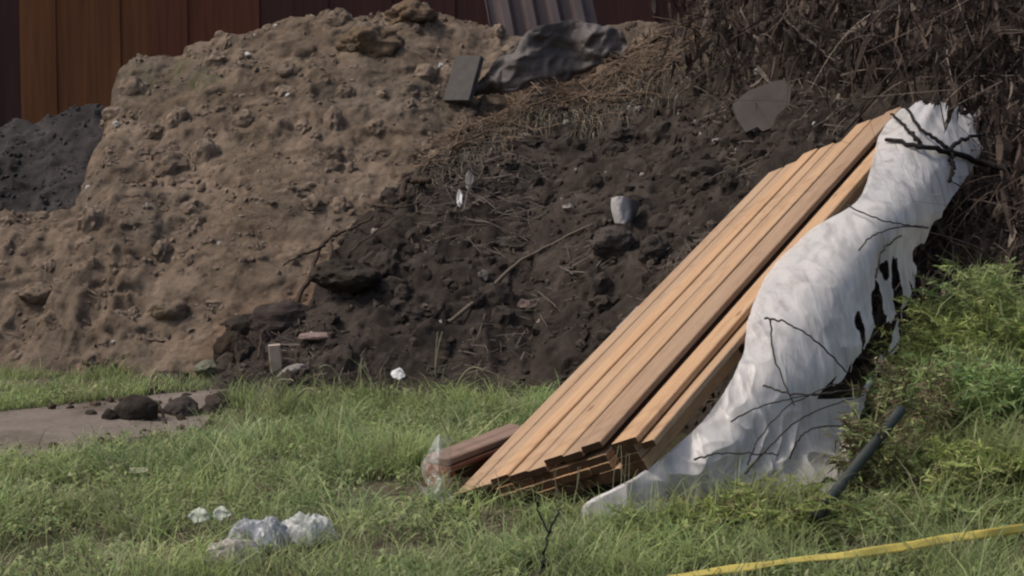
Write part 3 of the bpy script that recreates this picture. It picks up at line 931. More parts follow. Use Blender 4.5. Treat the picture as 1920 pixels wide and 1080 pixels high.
def tarp():
    rows = [[(925, 118), (965, 88), (1000, 52), (1060, 40), (1110, 44), (1165, 62)],
            [(912, 140), (955, 112), (990, 72), (1062, 66), (1118, 62), (1172, 72)],
            [(893, 160), (938, 140), (985, 100), (1066, 94), (1120, 82), (1176, 84)],
            [(870, 175), (925, 160), (985, 138), (1062, 122), (1120, 104), (1176, 96)],
            [(850, 188), (920, 176), (985, 166), (1062, 150), (1120, 126), (1170, 106)]]
    off = [[.05, .10, .16, .05, .08, .05], [.03, .08, .20, .04, .14, .05], [.03, .10, .22, .02, .16, .06], [.02, .10, .20, .06, .14, .05], [-.1, -.05, .0, .02, -.03, -.1]]
    dd = [[min(np.mean([min(hit(a + i_, b + j_)[1], 20.2) for i_ in (-25, 0, 25) for j_ in (-8, 8)]), 20.2) - .14 - o_ for (a, b), o_ in zip(q, of)] for q, of in zip(rows, off)]
    rr = [[(a, b, q) for (a, b), q in zip(r, d_)] for r, d_ in zip(rows, dd)]
    def ex(g):
        g[..., 1] -= .05 * (1 - 2.4 * np.abs(vnoise(g[..., 0] * 3.2 + g[..., 2] * 3.5, g[..., 2] * 3 - g[..., 0], 0, 184))) + .022 * (1 - 2.4 * np.abs(vnoise(g[..., 0] * 7 - g[..., 2] * 4, g[..., 2] * 9, 0, 185)))
        e_ = .03 * fbm(g[..., 0] * 9, g[..., 2] * 9, seed=186)
        g[..., 2] += e_
    sheet_px('tarp', rr, 'dark grey crumpled tarpaulin on the crest between the tan and dark heaps', 'tarpaulin', 'grey_sheet', (.088, .074, .067), .03, 5.0, seed=181, extra=ex, n=(90, 120))
tarp()
# grey slab leaning left of the tarpaulin
a = hit(868, 178)
o = solid_box('slab', a + np.array((-.08, -.10, .40)), np.array((.45, .1, -.885)) / np.linalg.norm((.45, .1, -.885)) * np.array((-1, 1, 1)), np.array((.87, .12, .47)) / np.linalg.norm((.87, .12, .47)), np.array((-.1, -.97, .2)), .50, .34, .07, M['slab'])
tag(o, 'flat grey broken slab beside the tarpaulin on the tan heap', 'slab')

# corrugated sheet, ribs running down
def corr():
    p00, p10, p01, p11 = P(935, 130, 21.75), P(1140, 130, 21.7), P(893, -90, 22.1), P(1090, -96, 22.0)
    u, v = np.meshgrid(np.linspace(0, 1, 160), np.linspace(0, 1, 12))
    g = (p00[None, None] * (1 - u)[..., None] + p10[None, None] * u[..., None]) * (1 - v)[..., None] + (p01[None, None] * (1 - u)[..., None] + p11[None, None] * u[..., None]) * v[..., None]
    g[..., 1] += .05 * np.sign(np.sin(u * 2 * np.pi * 4.4)) * np.minimum(1, np.abs(np.sin(u * 2 * np.pi * 4.4)) * 2.2)
    g[..., 2] -= .06 * (1 - v) * fbm(u * 5, v, seed=19)
    g[..., 2] -= .5 * (1 - v) ** 3 * 0
    o = link('corrugated_sheet', grid_mesh('corrugated_sheet', g[..., 0], g[..., 1], g[..., 2]), M['corr'])
    s = o.modifiers.new('solid', 'SOLIDIFY'); s.thickness = .01
    tag(o, 'grey corrugated sheet standing on the crest in front of the fence', 'corrugated sheet')
corr()

# grey panel half buried in the dark heap
def panel():
    outline = [(1374, 196), (1400, 172), (1440, 156), (1470, 148), (1484, 165), (1480, 200), (1468, 232), (1430, 246), (1420, 238), (1398, 248), (1384, 225)]
    import bmesh
    bm = bmesh.new()
    c = hit(1430, 246)
    d0 = c[1] - .12
    pts = [P(x, y, d0 + .0022 * (246 - y) * 1.0) for x, y in outline]
    f = bm.faces.new([bm.verts.new(p) for p in pts])
    ex = bmesh.ops.extrude_face_region(bm, geom=[f])
    bmesh.ops.translate(bm, vec=(0, .035, -.01), verts=[e for e in ex['geom'] if isinstance(e, bmesh.types.BMVert)])
    bmesh.ops.recalc_face_normals(bm, faces=bm.faces)
    me = bpy.data.meshes.new('panel'); bm.to_mesh(me); bm.free()
    o = link('panel', me, M['panel'])
    tag(o, 'flat grey board fragment half buried in the dark heap above the board ends', 'board fragment')
panel()

# ------------------------------------------------------------------ pipe, tape
def pipe():
    a, b = P(1530, 968, 9.72), P(1690, 768, 10.4)
    t = np.linspace(0, 1, 16)[:, None]
    pts = a + (b - a) * t
    root = bpy.data.objects.new('pipe', None); C.objects.link(root)
    root.location = a
    tag(root, 'dark green pipe leaning in the weeds right of the white sheet', 'pipe')
    V, Q, c = tube(pts - a, .030, 20)
    link('tube', np_mesh('tube', V, Q, c, True), M['pipe'], root)
    ax = (b - a) / np.linalg.norm(b - a)
    V, Q, c = tube(np.array([-ax * .01, ax * .0, ax * .07, ax * .08]), [.029, .034, .034, .029], 20)
    link('collar', np_mesh('collar', V, Q, c, True), M['pipe'], root)
pipe()

def tape():
    ctrl = np.array([P(980, 1118, 8.75), P(1300, 1077, 8.85), P(1480, 1052, 8.95), P(1640, 1034, 9.05), P(1780, 1010, 9.1), P(1925, 990, 9.15), P(2200, 950, 9.3)])
    n = 240
    g = spline(ctrl, n)
    t = np.linspace(0, 1, n)
    px = proj(g)[:, 0]
    ang = np.interp(px, [980, 1300, 1500, 1600, 1800, 1925, 2200], [1.25, 1.22, 1.1, .75, .45, .3, .2]) + .22 * np.sin(t * 21) + .12 * np.sin(t * 47)
    w = .046
    up = np.stack([0 * t, np.sin(ang), np.cos(ang)], -1)
    V = np.stack([g + up * w * s for s in (-.5, -.25, 0, .25, .5)], 1)
    V[:, :, 1] += .006 * np.sin(t * 40)[:, None]
    o = link('barrier_tape', grid_mesh('barrier_tape', V[..., 0], V[..., 1], V[..., 2]), M['tape'])
    s = o.modifiers.new('solid', 'SOLIDIFY'); s.thickness = .0015
    tag(o, 'yellow plastic barrier tape stretched above the grass in the lower right corner', 'barrier tape')
tape()

# ------------------------------------------------------------------ twigs and stems
def on_surf(pl, lift, n=24, ds=None):
    pts = []
    for i, q in enumerate(pl):
        if len(q) == 3:
            p = P(*q)
        else:
            p = hit(q[0], q[1])
            p = p + (CAM - p) / np.linalg.norm(CAM - p) * lift
        pts.append(p)
    return spline(np.array(pts), n)

def twig(name, lines, r, col, label, cat, group=None, lift=.05, taper=.4):
    parts = []
    rr = np.random.RandomState(len(label) * 7)
    for k, pl in enumerate(lines):
        c = on_surf(pl, lift)
        rad = r * (1 if k == 0 else .65) * np.linspace(1, taper, len(c))
        c = c + .006 * rr.randn(len(c), 3) * min(1, r / .012)
        parts.append(tube(c, rad, 6, col))
    o = link(name, np_mesh(name, *join(parts), True), M['twig'])
    return tag(o, label, cat, group)

BRK = (.045, .030, .020); BLK = (.014, .011, .010); PALE = (.13, .105, .08); GRYT = (.085, .07, .058)
G_TW = 'twigs on the heaps'
twig('twig', [[(545, 585), (580, 520), (605, 458), (650, 432), (700, 408)], [(620, 448), (622, 475), (618, 500)], [(608, 460), (560, 480), (560, 480), (530, 500)]], .024, BRK, 'bent dark twig over the left flank of the dark heap', 'twig', G_TW, .55)
twig('twig', [[(840, 605), (880, 575), (940, 520), (985, 485), (1040, 455), (1100, 425), (1145, 412)]], .02, PALE, 'long curved pale twig across the middle of the dark heap', 'twig', G_TW, .06)
twig('twig', [[(755, 372), (758, 342), (780, 338), (805, 340)]], .032, BRK, 'short hooked brown root poking over the tan soil', 'root', G_TW, .30, .9)
twig('twig', [[(692, 384), (720, 388), (750, 390), (790, 378)]], .015, BRK, 'short level twig below the hooked root', 'twig', G_TW, .25)
twig('twig', [[(892, 215), (905, 180), (918, 152)], [(915, 175), (945, 176), (985, 178), (995, 190)]], .014, BRK, 'forked brown twig standing up below the tarpaulin', 'twig', G_TW, .10)
twig('twig', [[(945, 222), (965, 205), (985, 192)]], .02, BRK, 'stubby brown twig at the edge of the straw', 'twig', G_TW, .08)
twig('twig', [[(1080, 150), (1160, 108), (1240, 68), (1290, 42)]], .03, (.06, .04, .025), 'thick brown branch lying along the crest behind the dry grass', 'branch', G_TW, .12)
twig('twig', [[(550, 590), (580, 578), (590, 562)], [(565, 572), (590, 592)]], .012, BRK, 'small forked twig on the tan soil beside the broad clod', 'twig', G_TW, .06)
twig('twig', [[(485, 672), (495, 620), (540, 592), (575, 560)]], .013, BRK, 'crooked twig arching over the broad dark clod', 'twig', G_TW, .35)
twig('twig', [[(625, 520), (660, 470), (720, 425), (760, 400)]], .012, (.06, .045, .033), 'thin brown twig running up the left edge of the dark heap', 'twig', G_TW, .15)
twig('twig', [[(800, 300), (850, 275), (905, 250), (960, 235)], [(850, 275), (840, 300), (835, 330)]], .014, (.085, .06, .04), 'brown twig lying under the straw at the left end of the crest', 'twig', G_TW, .2)
twig('twig', [[(870, 395), (880, 355), (905, 320), (900, 290)]], .011, GRYT, 'grey stem hanging below the left end of the straw', 'twig', G_TW, .2)
twig('twig', [[(985, 205), (1040, 180), (1085, 150), (1120, 120)]], .013, (.10, .07, .045), 'light brown twig between the tarpaulin and the straw', 'twig', G_TW, .2)
twig('twig', [[(1290, 360), (1350, 325), (1420, 300), (1440, 292)]], .010, GRYT, 'thin grey stem lying above the left board ends', 'twig', G_TW, .06)
twig('twig', [[(1460, 20), (1500, 62), (1560, 110), (1600, 130)], [(1510, 68), (1560, 95), (1620, 80)]], .013, GRYT, 'grey forked branch in the dead brush at the top', 'branch', G_TW, .25)
twig('twig', [[(1500, 105), (1540, 98), (1580, 112)], [(1545, 98), (1560, 72)]], .010, PALE, 'short pale twig in the dead brush above the board ends', 'twig', G_TW, .25)
twig('twig', [[(1800, 50), (1850, 90), (1900, 130), (1940, 175)]], .016, GRYT, 'long grey branch sloping down at the top right', 'branch', G_TW, .25)
twig('twig', [[(1780, 590), (1790, 520), (1785, 420), (1800, 360)]], .010, GRYT, 'upright grey stem in front of the dark hollow at the right', 'stem', G_TW, .20)
twig('twig', [[(1835, 520), (1815, 470), (1830, 440), (1870, 430), (1930, 440)]], .012, GRYT, 'hooked grey stem above the green weeds at the right edge', 'stem', G_TW, .2)
twig('twig', [[(1805, 345), (1860, 340), (1930, 325)], [(1860, 340), (1840, 380), (1815, 420)]], .009, GRYT, 'thin grey twig reaching right from the head of the sheet', 'twig', G_TW, .25)

# dead black branch over the head of the sheet
def dBf(px, py, o=0):
    return (px, py, over_sheet(px, py, .06) + o)
twig('dead_branch', [[dBf(1890, 318), dBf(1840, 305), dBf(1770, 283), dBf(1720, 272), dBf(1660, 262)],
                     [dBf(1785, 285), dBf(1760, 265), dBf(1720, 235), dBf(1695, 192)],
                     [dBf(1728, 274), dBf(1710, 252), dBf(1672, 214)],
                     [dBf(1780, 282), dBf(1800, 265), dBf(1830, 255), dBf(1870, 250)],
                     [dBf(1785, 288), dBf(1786, 320), dBf(1780, 340)]], .028, BLK,
     'black forked branch lying across the head of the white sheet', 'branch', None, .05, .5)

G_SM = 'dry stems over the sheet'
stems = [([(1585, 385, 12.6), (1640, 408, 12.3), (1690, 420, 12.5), (1740, 425, 12.9)], .006, 'thin dark stem across the upper white sheet'),
         ([(1435, 598, 10.9), (1475, 605, 10.8), (1530, 640, 10.7), (1590, 700, 10.9)], .007, 'arched dark stem over the middle of the white sheet'),
         ([(1445, 600, 10.9), (1450, 660, 10.7), (1475, 730, 10.6), (1490, 760, 10.6)], .006, 'thin stem hanging down the middle of the white sheet'),
         ([(1430, 722, 10.6), (1480, 738, 10.5), (1540, 738, 10.5), (1620, 728, 10.8)], .007, 'nearly level dark stem low across the white sheet'),
         ([(1400, 872, 10.2), (1425, 820, 10.2), (1480, 760, 10.3), (1580, 715, 10.7)], .005, 'long arched stem in front of the lower white sheet'),
         ([(1395, 890, 10.15), (1460, 820, 10.15), (1520, 775, 10.3), (1620, 740, 10.7)], .006, 'second long stem rising right from the foot of the sheet'),
         ([(1370, 790, 10.3), (1420, 765, 10.25), (1490, 745, 10.35), (1560, 735, 10.6)], .005, 'thin pale stem across the lower part of the sheet'),
         ([(1300, 862, 10.15), (1345, 850, 10.1), (1400, 850, 10.1), (1460, 852, 10.2)], .006, 'brown stem lying level above the foot of the sheet'),
         ([(1480, 860, 10.2), (1505, 815, 10.2), (1540, 800, 10.3), (1620, 800, 10.7)], .006, 'dark stem bent over in the weeds by the pipe'),
         ([(1610, 470, 12.2), (1640, 440, 12.2), (1690, 425, 12.5), (1740, 428, 12.9)], .006, 'arched stem over the tear in the white sheet'),
         ([(1640, 520, 12.0), (1655, 470, 12.1), (1690, 440, 12.4)], .009, 'short dark twig standing over the tear in the white sheet')]
for pl, r, lab in stems:
    pl = [(a_, b_, min(d_, over_sheet(a_, b_, .05))) for a_, b_, d_ in pl]
    twig('dry_stem', [pl], r, (.05, .042, .035), lab, 'stem', G_SM, .05, .6)
# dark stake among the grass in the foreground
twig('dry_stem', [[(1015, 1075, 9.0), (1022, 1030, 9.05), (1035, 985, 9.1), (1050, 955, 9.15)], [(1030, 1000, 9.08), (1010, 960, 9.1), (1005, 935, 9.1)]], .009, (.03, .03, .024), 'dark forked stem standing in the grass in front of the stack', 'stem', None, .05, .6)

# ------------------------------------------------------------------ soil crumbs and pebbles (stuff)
def scatter(n, x0, x1, y0, y1, G, mask):
    x = R.uniform(x0, x1, n); y = R.uniform(y0, y1, n)
    z = samp(G, x, y)
    ok = (z > samp(HG, x, y) - .03) & mask(x, y, z)
    return np.stack([x, y, z], -1)[ok]

def crumbs(name, pts, smin, smax, colfn, kind='stuff', m='soil', V0=None):
    V0, F0 = V0 if V0 is not None else ICO1
    n = len(pts)
    s = smin * (smax / smin) ** (R.rand(n) ** 3.2)
    W = V0[None] * (1 + .35 * R.uniform(-1, 1, (n, len(V0), 1)))
    sq = R.uniform(.6, 1.3, (n, 1, 3))
    W = W * sq * s[:, None, None] + (pts + np.array([0, 0, .15]) * s[:, None])[:, None]
    Q = (F0[None] + (np.arange(n) * len(V0))[:, None, None]).reshape(-1, 3)
    c = np.repeat(colfn(pts)[:, None], len(V0), 1).reshape(-1, 3)
    return link(name, np_mesh(name, W.reshape(-1, 3), Q, c, False), M[m], kind=kind)

vis = lambda G: (lambda x, y, z: z > samp(HG, x, y) - .02)
tanp = scatter(26000, -8, 3, 16, 22, HG_tan, lambda x, y, z: (z > .02) & (vnoise(x * 1.5, y * 1.5, seed=201) > -.5))
crumbs('soil_crumbs', tanp, .006, .04, lambda p: np.array((.19, .145, .108)) * R.uniform(.75, 1.3, (len(p), 1)))
dkp = scatter(24000, -3.2, 7, 12.5, 20.5, HG_dark, lambda x, y, z: z > samp(HG_ground, x, y) + .01)
crumbs('soil_crumbs', dkp, .008, .07, lambda p: np.array((.054, .043, .035)) * R.uniform(.6, 1.7, (len(p), 1)))
gp = scatter(9000, -8, -3.6, 19, 23, HG_grey, lambda x, y, z: z > .1)
crumbs('soil_crumbs', gp, .006, .045, lambda p: np.array((.05, .045, .043)) * R.uniform(.6, 1.6, (len(p), 1)))
wp = scatter(260, -8, 2, 16.2, 22, HG_tan, lambda x, y, z: z > .1)
wp2 = scatter(420, -2, 7, 14, 20.5, HG_dark, lambda x, y, z: z > .3)
crumbs('pebbles', np.concatenate([wp, wp2]), .008, .028, lambda p: np.array((.36, .33, .29)) * R.uniform(.6, 1.3, (len(p), 1)), m='stone')
# half-sunk clods of mixed size, broken shapes
def clods(n, x0, x1, y0, y1, G, mask, smin, smax, col):
    p = scatter(n, x0, x1, y0, y1, G, mask)
    V0, F0 = ICO3
    parts = []
    for q in p:
        sd = R.randint(1, 9999)
        sz = smin * (smax / smin) ** (R.rand() ** 1.8)
        nn = fbm(V0[:, 0] * 1.7 + sd, V0[:, 1] * 1.7, V0[:, 2] * 1.7, seed=3, octv=4, ridge=True, gain=.6)
        W = V0 * (1 + .45 * nn)[:, None] * sz * R.uniform(.6, 1.2, 3)
        cc = np.asarray(col) * R.uniform(.75, 1.25) * (1 + .3 * nn)[:, None]
        parts.append((W + q - np.array([0, 0, .15 * sz]), F0, cc))
    link('soil_crumbs', np_mesh('soil_crumbs', *join(parts)), M['soil'], kind='stuff')
clods(420, -7, 1.5, 16.4, 20, HG_tan, lambda x, y, z: (z > .05) & (z < 2.2) & (fbm(x * 1.1, y * 1.1, seed=261) + .35 * (x < -2.6) > .05), .03, .17, (.18, .135, .10))
clods(150, -5, 2, 19, 21.6, HG_tan, lambda x, y, z: z > 1.8, .03, .14, (.18, .137, .10))
clods(60, -3.1, -1.3, 14.3, 16.6, HG, lambda x, y, z: (z < .35) & (R.rand(len(x)) < .8), .025, .12, (.060, .047, .038))
clods(900, -3, 6, 12.5, 20, HG_dark, lambda x, y, z: (z > .08) & (fbm(x * 1.3, y * 1.3, seed=263) > -.1), .03, .16, (.050, .040, .033))
# crumbs of dirt over the path
x = R.uniform(-5, -1.6, 1500); y = R.uniform(11, 16, 1500)
ok = on_path(x, y) & (vnoise(x * 1.2, y * 1.2, seed=205) > -.1)
pp = np.stack([x, y, ground_h(x, y) + .012], -1)[ok]
crumbs('soil_crumbs', pp, .006, .045, lambda p: np.array((.085, .062, .046)) * R.uniform(.7, 1.5, (len(p), 1)))

# ------------------------------------------------------------------ grass, straw, brush (stuff)
def blades(base, h, w, az, lean, col, K=4, droop=0.0, up=None):
    n = len(base)
    t = np.linspace(0, 1, K)
    d = np.stack([np.cos(az), np.sin(az), 0 * az], -1)
    up = np.array([0, 0, 1.0]) if up is None else up
    pts = base[:, None] + d[:, None] * (lean * h)[:, None, None] * (t ** 1.8)[None, :, None] \
        + (np.array([0, 0, 1.0])[None, None] * (h[:, None] * (t[None] - (droop * (t ** 3)[None])))[..., None])
    wa = az + np.pi / 2 + R.uniform(-.9, .9, n)
    wd = np.stack([np.cos(wa), np.sin(wa), 0 * wa], -1)
    wid = w[:, None] * np.array([1, .9, .6, .12] if K == 4 else np.linspace(1, .15, K))[None]
    return strips(pts, wid, wd, col)

GREENS = np.array([(.28, .345, .12), (.245, .325, .115), (.335, .375, .155), (.215, .285, .118), (.385, .40, .195)])
STRAW = np.array([(.26, .22, .13), (.20, .18, .10), (.30, .27, .18)])

def grass_col(n, dryf, x, y):
    c = GREENS[R.randint(0, len(GREENS), n)] * R.uniform(.75, 1.25, (n, 1))
    c = c * (1 + .45 * fbm(x * 1.7, y * 1.7, seed=225, octv=3))[:, None]
    blue = smooth(.0, .6, fbm(x * .9, y * .9, seed=215))[:, None]
    c = c * (1 - .5 * blue) + c * np.array((.78, .95, 1.15)) * .5 * blue
    dry = R.rand(n) < dryf
    c[dry] = STRAW[R.randint(0, 3, dry.sum())] * R.uniform(.5, 1.0, (dry.sum(), 1))
    return c

def in_stack(x, y):
    q = np.stack([x, y, 0 * x], -1) - B0
    LH = np.array([LU[0], LU[1]]); LH = LH / np.linalg.norm(LH)
    a = q[:, 0] * LH[0] + q[:, 1] * LH[1]
    b = q[:, 0] * LH[1] - q[:, 1] * LH[0]
    return ((a > .03) & (a < 5) & (b > -.02) & (b < 1.55)) | ((a > -.35) & (a < 1.1) & (b > -.75) & (b < 0) & (vnoise(x * 9, y * 9, seed=77) > -.55))

def grass():
    n = 210000
    x = R.uniform(-4.6, 4.6, n); y = R.uniform(8.3, 17.6, n)
    lim = .3 + np.abs(x) < (y * .275 + .35)
    z = ground_h(x, y)
    free = samp(np.maximum(HG_tan, HG_dark), x, y) < z + .10
    clear = ~on_path(x, y)
    px = proj(np.stack([x, y, z], -1))
    # bare or thin places
    bare = np.zeros(n)
    for cx, cy, rx, ry, a in ((250, 985, 170, 28, .6), (650, 1000, 130, 25, .55), (1330, 1010, 130, 30, .5), (520, 870, 130, 22, .45), (330, 950, 90, 20, .55), (150, 1050, 330, 55, .96), (420, 1050, 160, 30, .8), (900, 980, 230, 50, .95), (700, 925, 160, 22, .6), (280, 1075, 130, 40, .75), (120, 935, 130, 25, .5), (1010, 960, 120, 30, .7)):
        bare = np.maximum(bare, a * np.exp(-(((px[:, 0] - cx) / rx) ** 2 + ((px[:, 1] - cy) / ry) ** 2) ** 2))
    cl = fbm(x * 2.3, y * 2.3, seed=211, octv=3)
    dens = .45 + 1.05 * cl
    dens = np.where(y > 14.2, dens * 1.0, dens)
    ok = lim & free & clear & ~in_stack(x, y) & (R.rand(n) < dens) & (R.rand(n) > bare)
    x, y, z, px, cl, bare = x[ok], y[ok], z[ok], px[ok], cl[ok], bare[ok]
    n = len(x)
    h = R.uniform(.06, .20, n) * (1 + .9 * cl) * (1 - .45 * bare)
    far = (y > path_far(x) - .05) & (x < -1.4)
    h = np.where(far, h * .55, h)
    tall = R.rand(n) < .07
    h = np.where(tall, h * 1.9, h)
    h *= 1 + .4 * smooth(1080, 1500, px[:, 0]) + .35 * smooth(.1, .5, fbm(x * 1.3, y * 1.3, seed=219))
    h *= np.where((px[:, 0] > 600) & (px[:, 1] < 900) & (px[:, 0] < 1000), 1.15, 1)
    near_p = np.exp(-((y - path_near(x)) / .35) ** 2)
    h *= 1 - .5 * near_p
    w = R.uniform(.004, .010, n)
    dryf = .08 + .45 * bare + .10 * (fbm(x * 1.1, y * 1.1, seed=217) > .2)
    az = R.uniform(0, 6.28, n)
    c = grass_col(n, dryf, x, y)
    V = blades(np.stack([x, y, z - .01], -1), h, w, az, R.uniform(.2, 1.3, n), c, droop=.25)
    # tufts of long arching blades
    nt_ = 520
    tx = R.uniform(-3.4, 3.2, nt_); ty = R.uniform(8.9, 15.1, nt_); tz = ground_h(tx, ty)
    ok = ~on_path(tx, ty) & ~in_stack(tx, ty) & (samp(np.maximum(HG_tan, HG_dark), tx, ty) < tz + .08) & (fbm(tx * 1.6, ty * 1.6, seed=227) > -.15)
    tx, ty, tz = tx[ok], ty[ok], tz[ok]
    per = 34
    ti = np.repeat(np.arange(len(tx)), per); m = len(ti)
    th = R.uniform(.14, .36, len(tx))
    tc_ = grass_col(len(tx), .08, tx, ty)
    b = np.stack([tx[ti], ty[ti], tz[ti] - .01], -1) + R.normal(size=(m, 3)) * np.array((.045, .045, 0))
    T = blades(b, th[ti] * R.uniform(.5, 1.1, m), R.uniform(.004, .009, m), R.uniform(0, 6.28, m), R.uniform(.3, 1.6, m), tc_[ti] * R.uniform(.75, 1.3, (m, 1)), droop=.4)
    V = join([V, T])
    link('grass', np_mesh('grass', *V), M['leaf'], kind='stuff')
    # ground cover: tiny broad leaves close to the ground
    n = 60000
    x = R.uniform(-4, 4, n); y = R.uniform(8.6, 15.2, n)
    z = ground_h(x, y)
    ok = ~on_path(x, y) & ~in_stack(x, y) & (samp(np.maximum(HG_tan, HG_dark), x, y) < z + .05) & (fbm(x * 2, y * 2, seed=221) > -.05) & (np.abs(x) < y * .275 + .2)
    x, y, z = x[ok], y[ok], z[ok]; n = len(x)
    b = np.stack([x, y, z + R.uniform(.01, .10, n)], -1)
    V = blades(b, R.uniform(.015, .04, n), R.uniform(.012, .028, n), R.uniform(0, 6.28, n), R.uniform(.5, 2.2, n), GREENS[R.randint(0, 5, n)] * R.uniform(.7, 1.2, (n, 1)), droop=.4)
    link('ground_cover', np_mesh('ground_cover', *V), M['leaf'], kind='stuff')
grass()

def dry_grass():
    parts = []
    # tall pale seed stems
    sp = [(680, 745, 680, 672), (820, 740, 824, 622), (812, 735, 800, 690), (530, 772, 520, 705), (510, 775, 545, 715), (470, 770, 500, 722), (720, 752, 720, 690),
          (655, 742, 602, 690), (845, 745, 905, 695), (930, 740, 940, 705), (305, 782, 292, 750), (540, 770, 600, 745), (1150, 900, 1160, 835), (1165, 905, 1180, 850), (1060, 940, 1040, 880), (1070, 945, 1085, 875)]
    for x0, y0, x1, y1 in sp:
        for k in range(2):
            d = gtoe(x0, y0)[2] if y0 < 800 else 10.25
            a = P(x0 + R.uniform(-4, 4), y0, d); b = P(x1 + R.uniform(-6, 6), y1, d - R.uniform(0, .15))
            a[2] = min(a[2], .02)
            t = np.linspace(0, 1, 8)[:, None]
            mid = np.array([R.uniform(-.03, .03), 0, .05 * abs(b[0] - a[0])])
            c = a + (b - a) * t + mid * 4 * (t * (1 - t))
            if abs(x1 - x0) > 30:
                c[:, 2] += .10 * np.sin(np.pi * t[:, 0])
            parts.append(tube(c, (.0095 if y0 < 800 else .004) * np.linspace(1, .5, 8), 5, (.27, .25, .16)))
    # general pale stems through the grass
    n = 7000
    x = R.uniform(-3.6, 3, n); y = R.uniform(8.6, 15.2, n)
    z = ground_h(x, y)
    ok = ~on_path(x, y) & ~in_stack(x, y) & (samp(np.maximum(HG_tan, HG_dark), x, y) < z + .05) & (np.abs(x) < y * .275 + .2)
    x, y, z = x[ok], y[ok], z[ok]; n = len(x)
    parts.append(blades(np.stack([x, y, z], -1), R.uniform(.12, .32, n), R.uniform(.003, .007, n), R.uniform(0, 6.28, n), R.uniform(.1, 1.0, n), np.array((.26, .29, .13)) * R.uniform(.6, 1.3, (n, 1)), droop=.3))
    # straw litter lying at the foot of the stack
    def litter(n, x0, x1, y0, y1, G, mask, col, l0, l1, w, lift=.02, tilt=.25):
        x = R.uniform(x0, x1, n); y = R.uniform(y0, y1, n); z = samp(G, x, y)
        p = np.stack([x, y, z], -1)
        ok = mask(x, y, z, proj(p))
        p = p[ok]; n = len(p)
        nr = normals(p[:, 0], p[:, 1], G)
        az = R.uniform(0, 6.28, n)
        d = np.stack([np.cos(az), np.sin(az), R.uniform(-tilt, tilt, n)], -1)
        d -= nr * (d * nr).sum(1)[:, None] * .8
        L = R.uniform(l0, l1, n)
        t = np.linspace(-.5, .5, 5)
        pts = p[:, None] + nr[:, None] * (lift * R.rand(n))[:, None, None] + d[:, None] * (L[:, None] * t[None])[..., None] + nr[:, None] * (L * R.uniform(-.35, .2, n))[:, None, None] * (t ** 2)[None, :, None] * 1.2
        wd = np.cross(d, nr); wd /= np.linalg.norm(wd, axis=1)[:, None] + 1e-9
        wd = wd + nr * R.uniform(-.7, .7, (n, 1))
        return strips(pts, np.full((n, 5), w) * R.uniform(.6, 1.5, (n, 1)), wd, np.asarray(col) * R.uniform(.5, 1.3, (n, 1)))
    parts.append(litter(3500, -1.5, 1.5, 9.3, 11.4, HG_ground, lambda x, y, z, q: (np.exp(-(((q[:, 0] - 920) / 210) ** 2 + ((q[:, 1] - 970) / 45) ** 2)) > R.rand(len(x)) * .9), (.20, .165, .11), .05, .25, .006))
    parts.append(litter(2500, -3.2, -1, 9.0, 10.6, HG_ground, lambda x, y, z, q: (fbm(x * 2, y * 2, seed=231) > -.1), (.19, .155, .10), .05, .2, .006))
    link('dry_grass', np_mesh('dry_grass', *join([p for p in parts])), M['dry'], kind='stuff')

    # straw along the crest of the dark heap
    def crest(q):
        yl = np.interp(q[:, 0], [780, 830, 960, 1000, 1100, 1200, 1280, 1340], [330, 290, 215, 190, 155, 110, 70, 0])
        dd = (q[:, 1] - yl)
        return (q[:, 0] > 790) & (q[:, 0] < 1380) & (dd > -28) & (dd < 14 + 75 * (q[:, 0] > 940)) & (R.rand(len(q)) < np.exp(-((dd - 8) / 40) ** 2) + .05)
    parts = [litter(15000, -1.2, 2.6, 16.8, 20.6, HG, lambda x, y, z, q: crest(q), (.135, .092, .060), .12, .5, .007, .10, .5)]
    # tufts hanging down over the edge
    n = 2600
    cx = np.where(R.rand(n) < .4, R.uniform(790, 1000, n), R.uniform(1000, 1400, n))
    base = []
    for c in cx:
        yl = np.interp(c, [780, 830, 960, 1000, 1100, 1200, 1280, 1400], [320, 285, 222, 200, 170, 120, 90, 60]) + R.uniform(-5, 45 + (45 if 1080 < c < 1400 else 0))
        base.append(hit(c, yl))
    base = np.array(base)
    k = R.rand(n) < .9
    base = base[k]; n = len(base)
    L = R.uniform(.12, .55, n)
    t = np.linspace(0, 1, 6)
    az = R.uniform(-2.6, -.5, n)
    out = np.stack([np.cos(az), np.sin(az), 0 * az], -1)
    pts = base[:, None] + out[:, None] * (L[:, None] * (.55 * np.sqrt(t))[None])[..., None] + np.array([0, 0, 1.0]) * (L[:, None] * (.35 * t - 1.0 * t ** 2)[None])[..., None]
    wd = np.tile(np.array([1.0, .1, .2]), (n, 1)) + R.uniform(-.5, .5, (n, 3))
    col = np.where(R.rand(n, 1) < .6, np.array((.13, .098, .066)), np.array((.20, .18, .13))) * R.uniform(.4, 1.1, (n, 1))
    parts.append(strips(pts, np.full((n, 6), .008) * np.linspace(1.1, .3, 6)[None], wd, col))
    link('straw', np_mesh('straw', *join(parts)), M['dry'], kind='stuff')
    # fibrous roots in the dark face
    parts = [litter(11000, -2.5, 5.5, 13, 19.8, HG, lambda x, y, z, q: (q[:, 0] > 440) & (samp(HG_dark, x, y) > samp(HG_tan, x, y)) & (z > .15) & (fbm(x * 1.5, y * 1.5, seed=241, octv=3) + .5 * np.exp(-((q[:, 0] - 860) / 160) ** 2 - ((q[:, 1] - 360) / 90) ** 2) > .08), (.11, .088, .072), .06, .4, .007, .06, .4)]
    link('root_litter', np_mesh('root_litter', *join(parts)), M['dry'], kind='stuff')
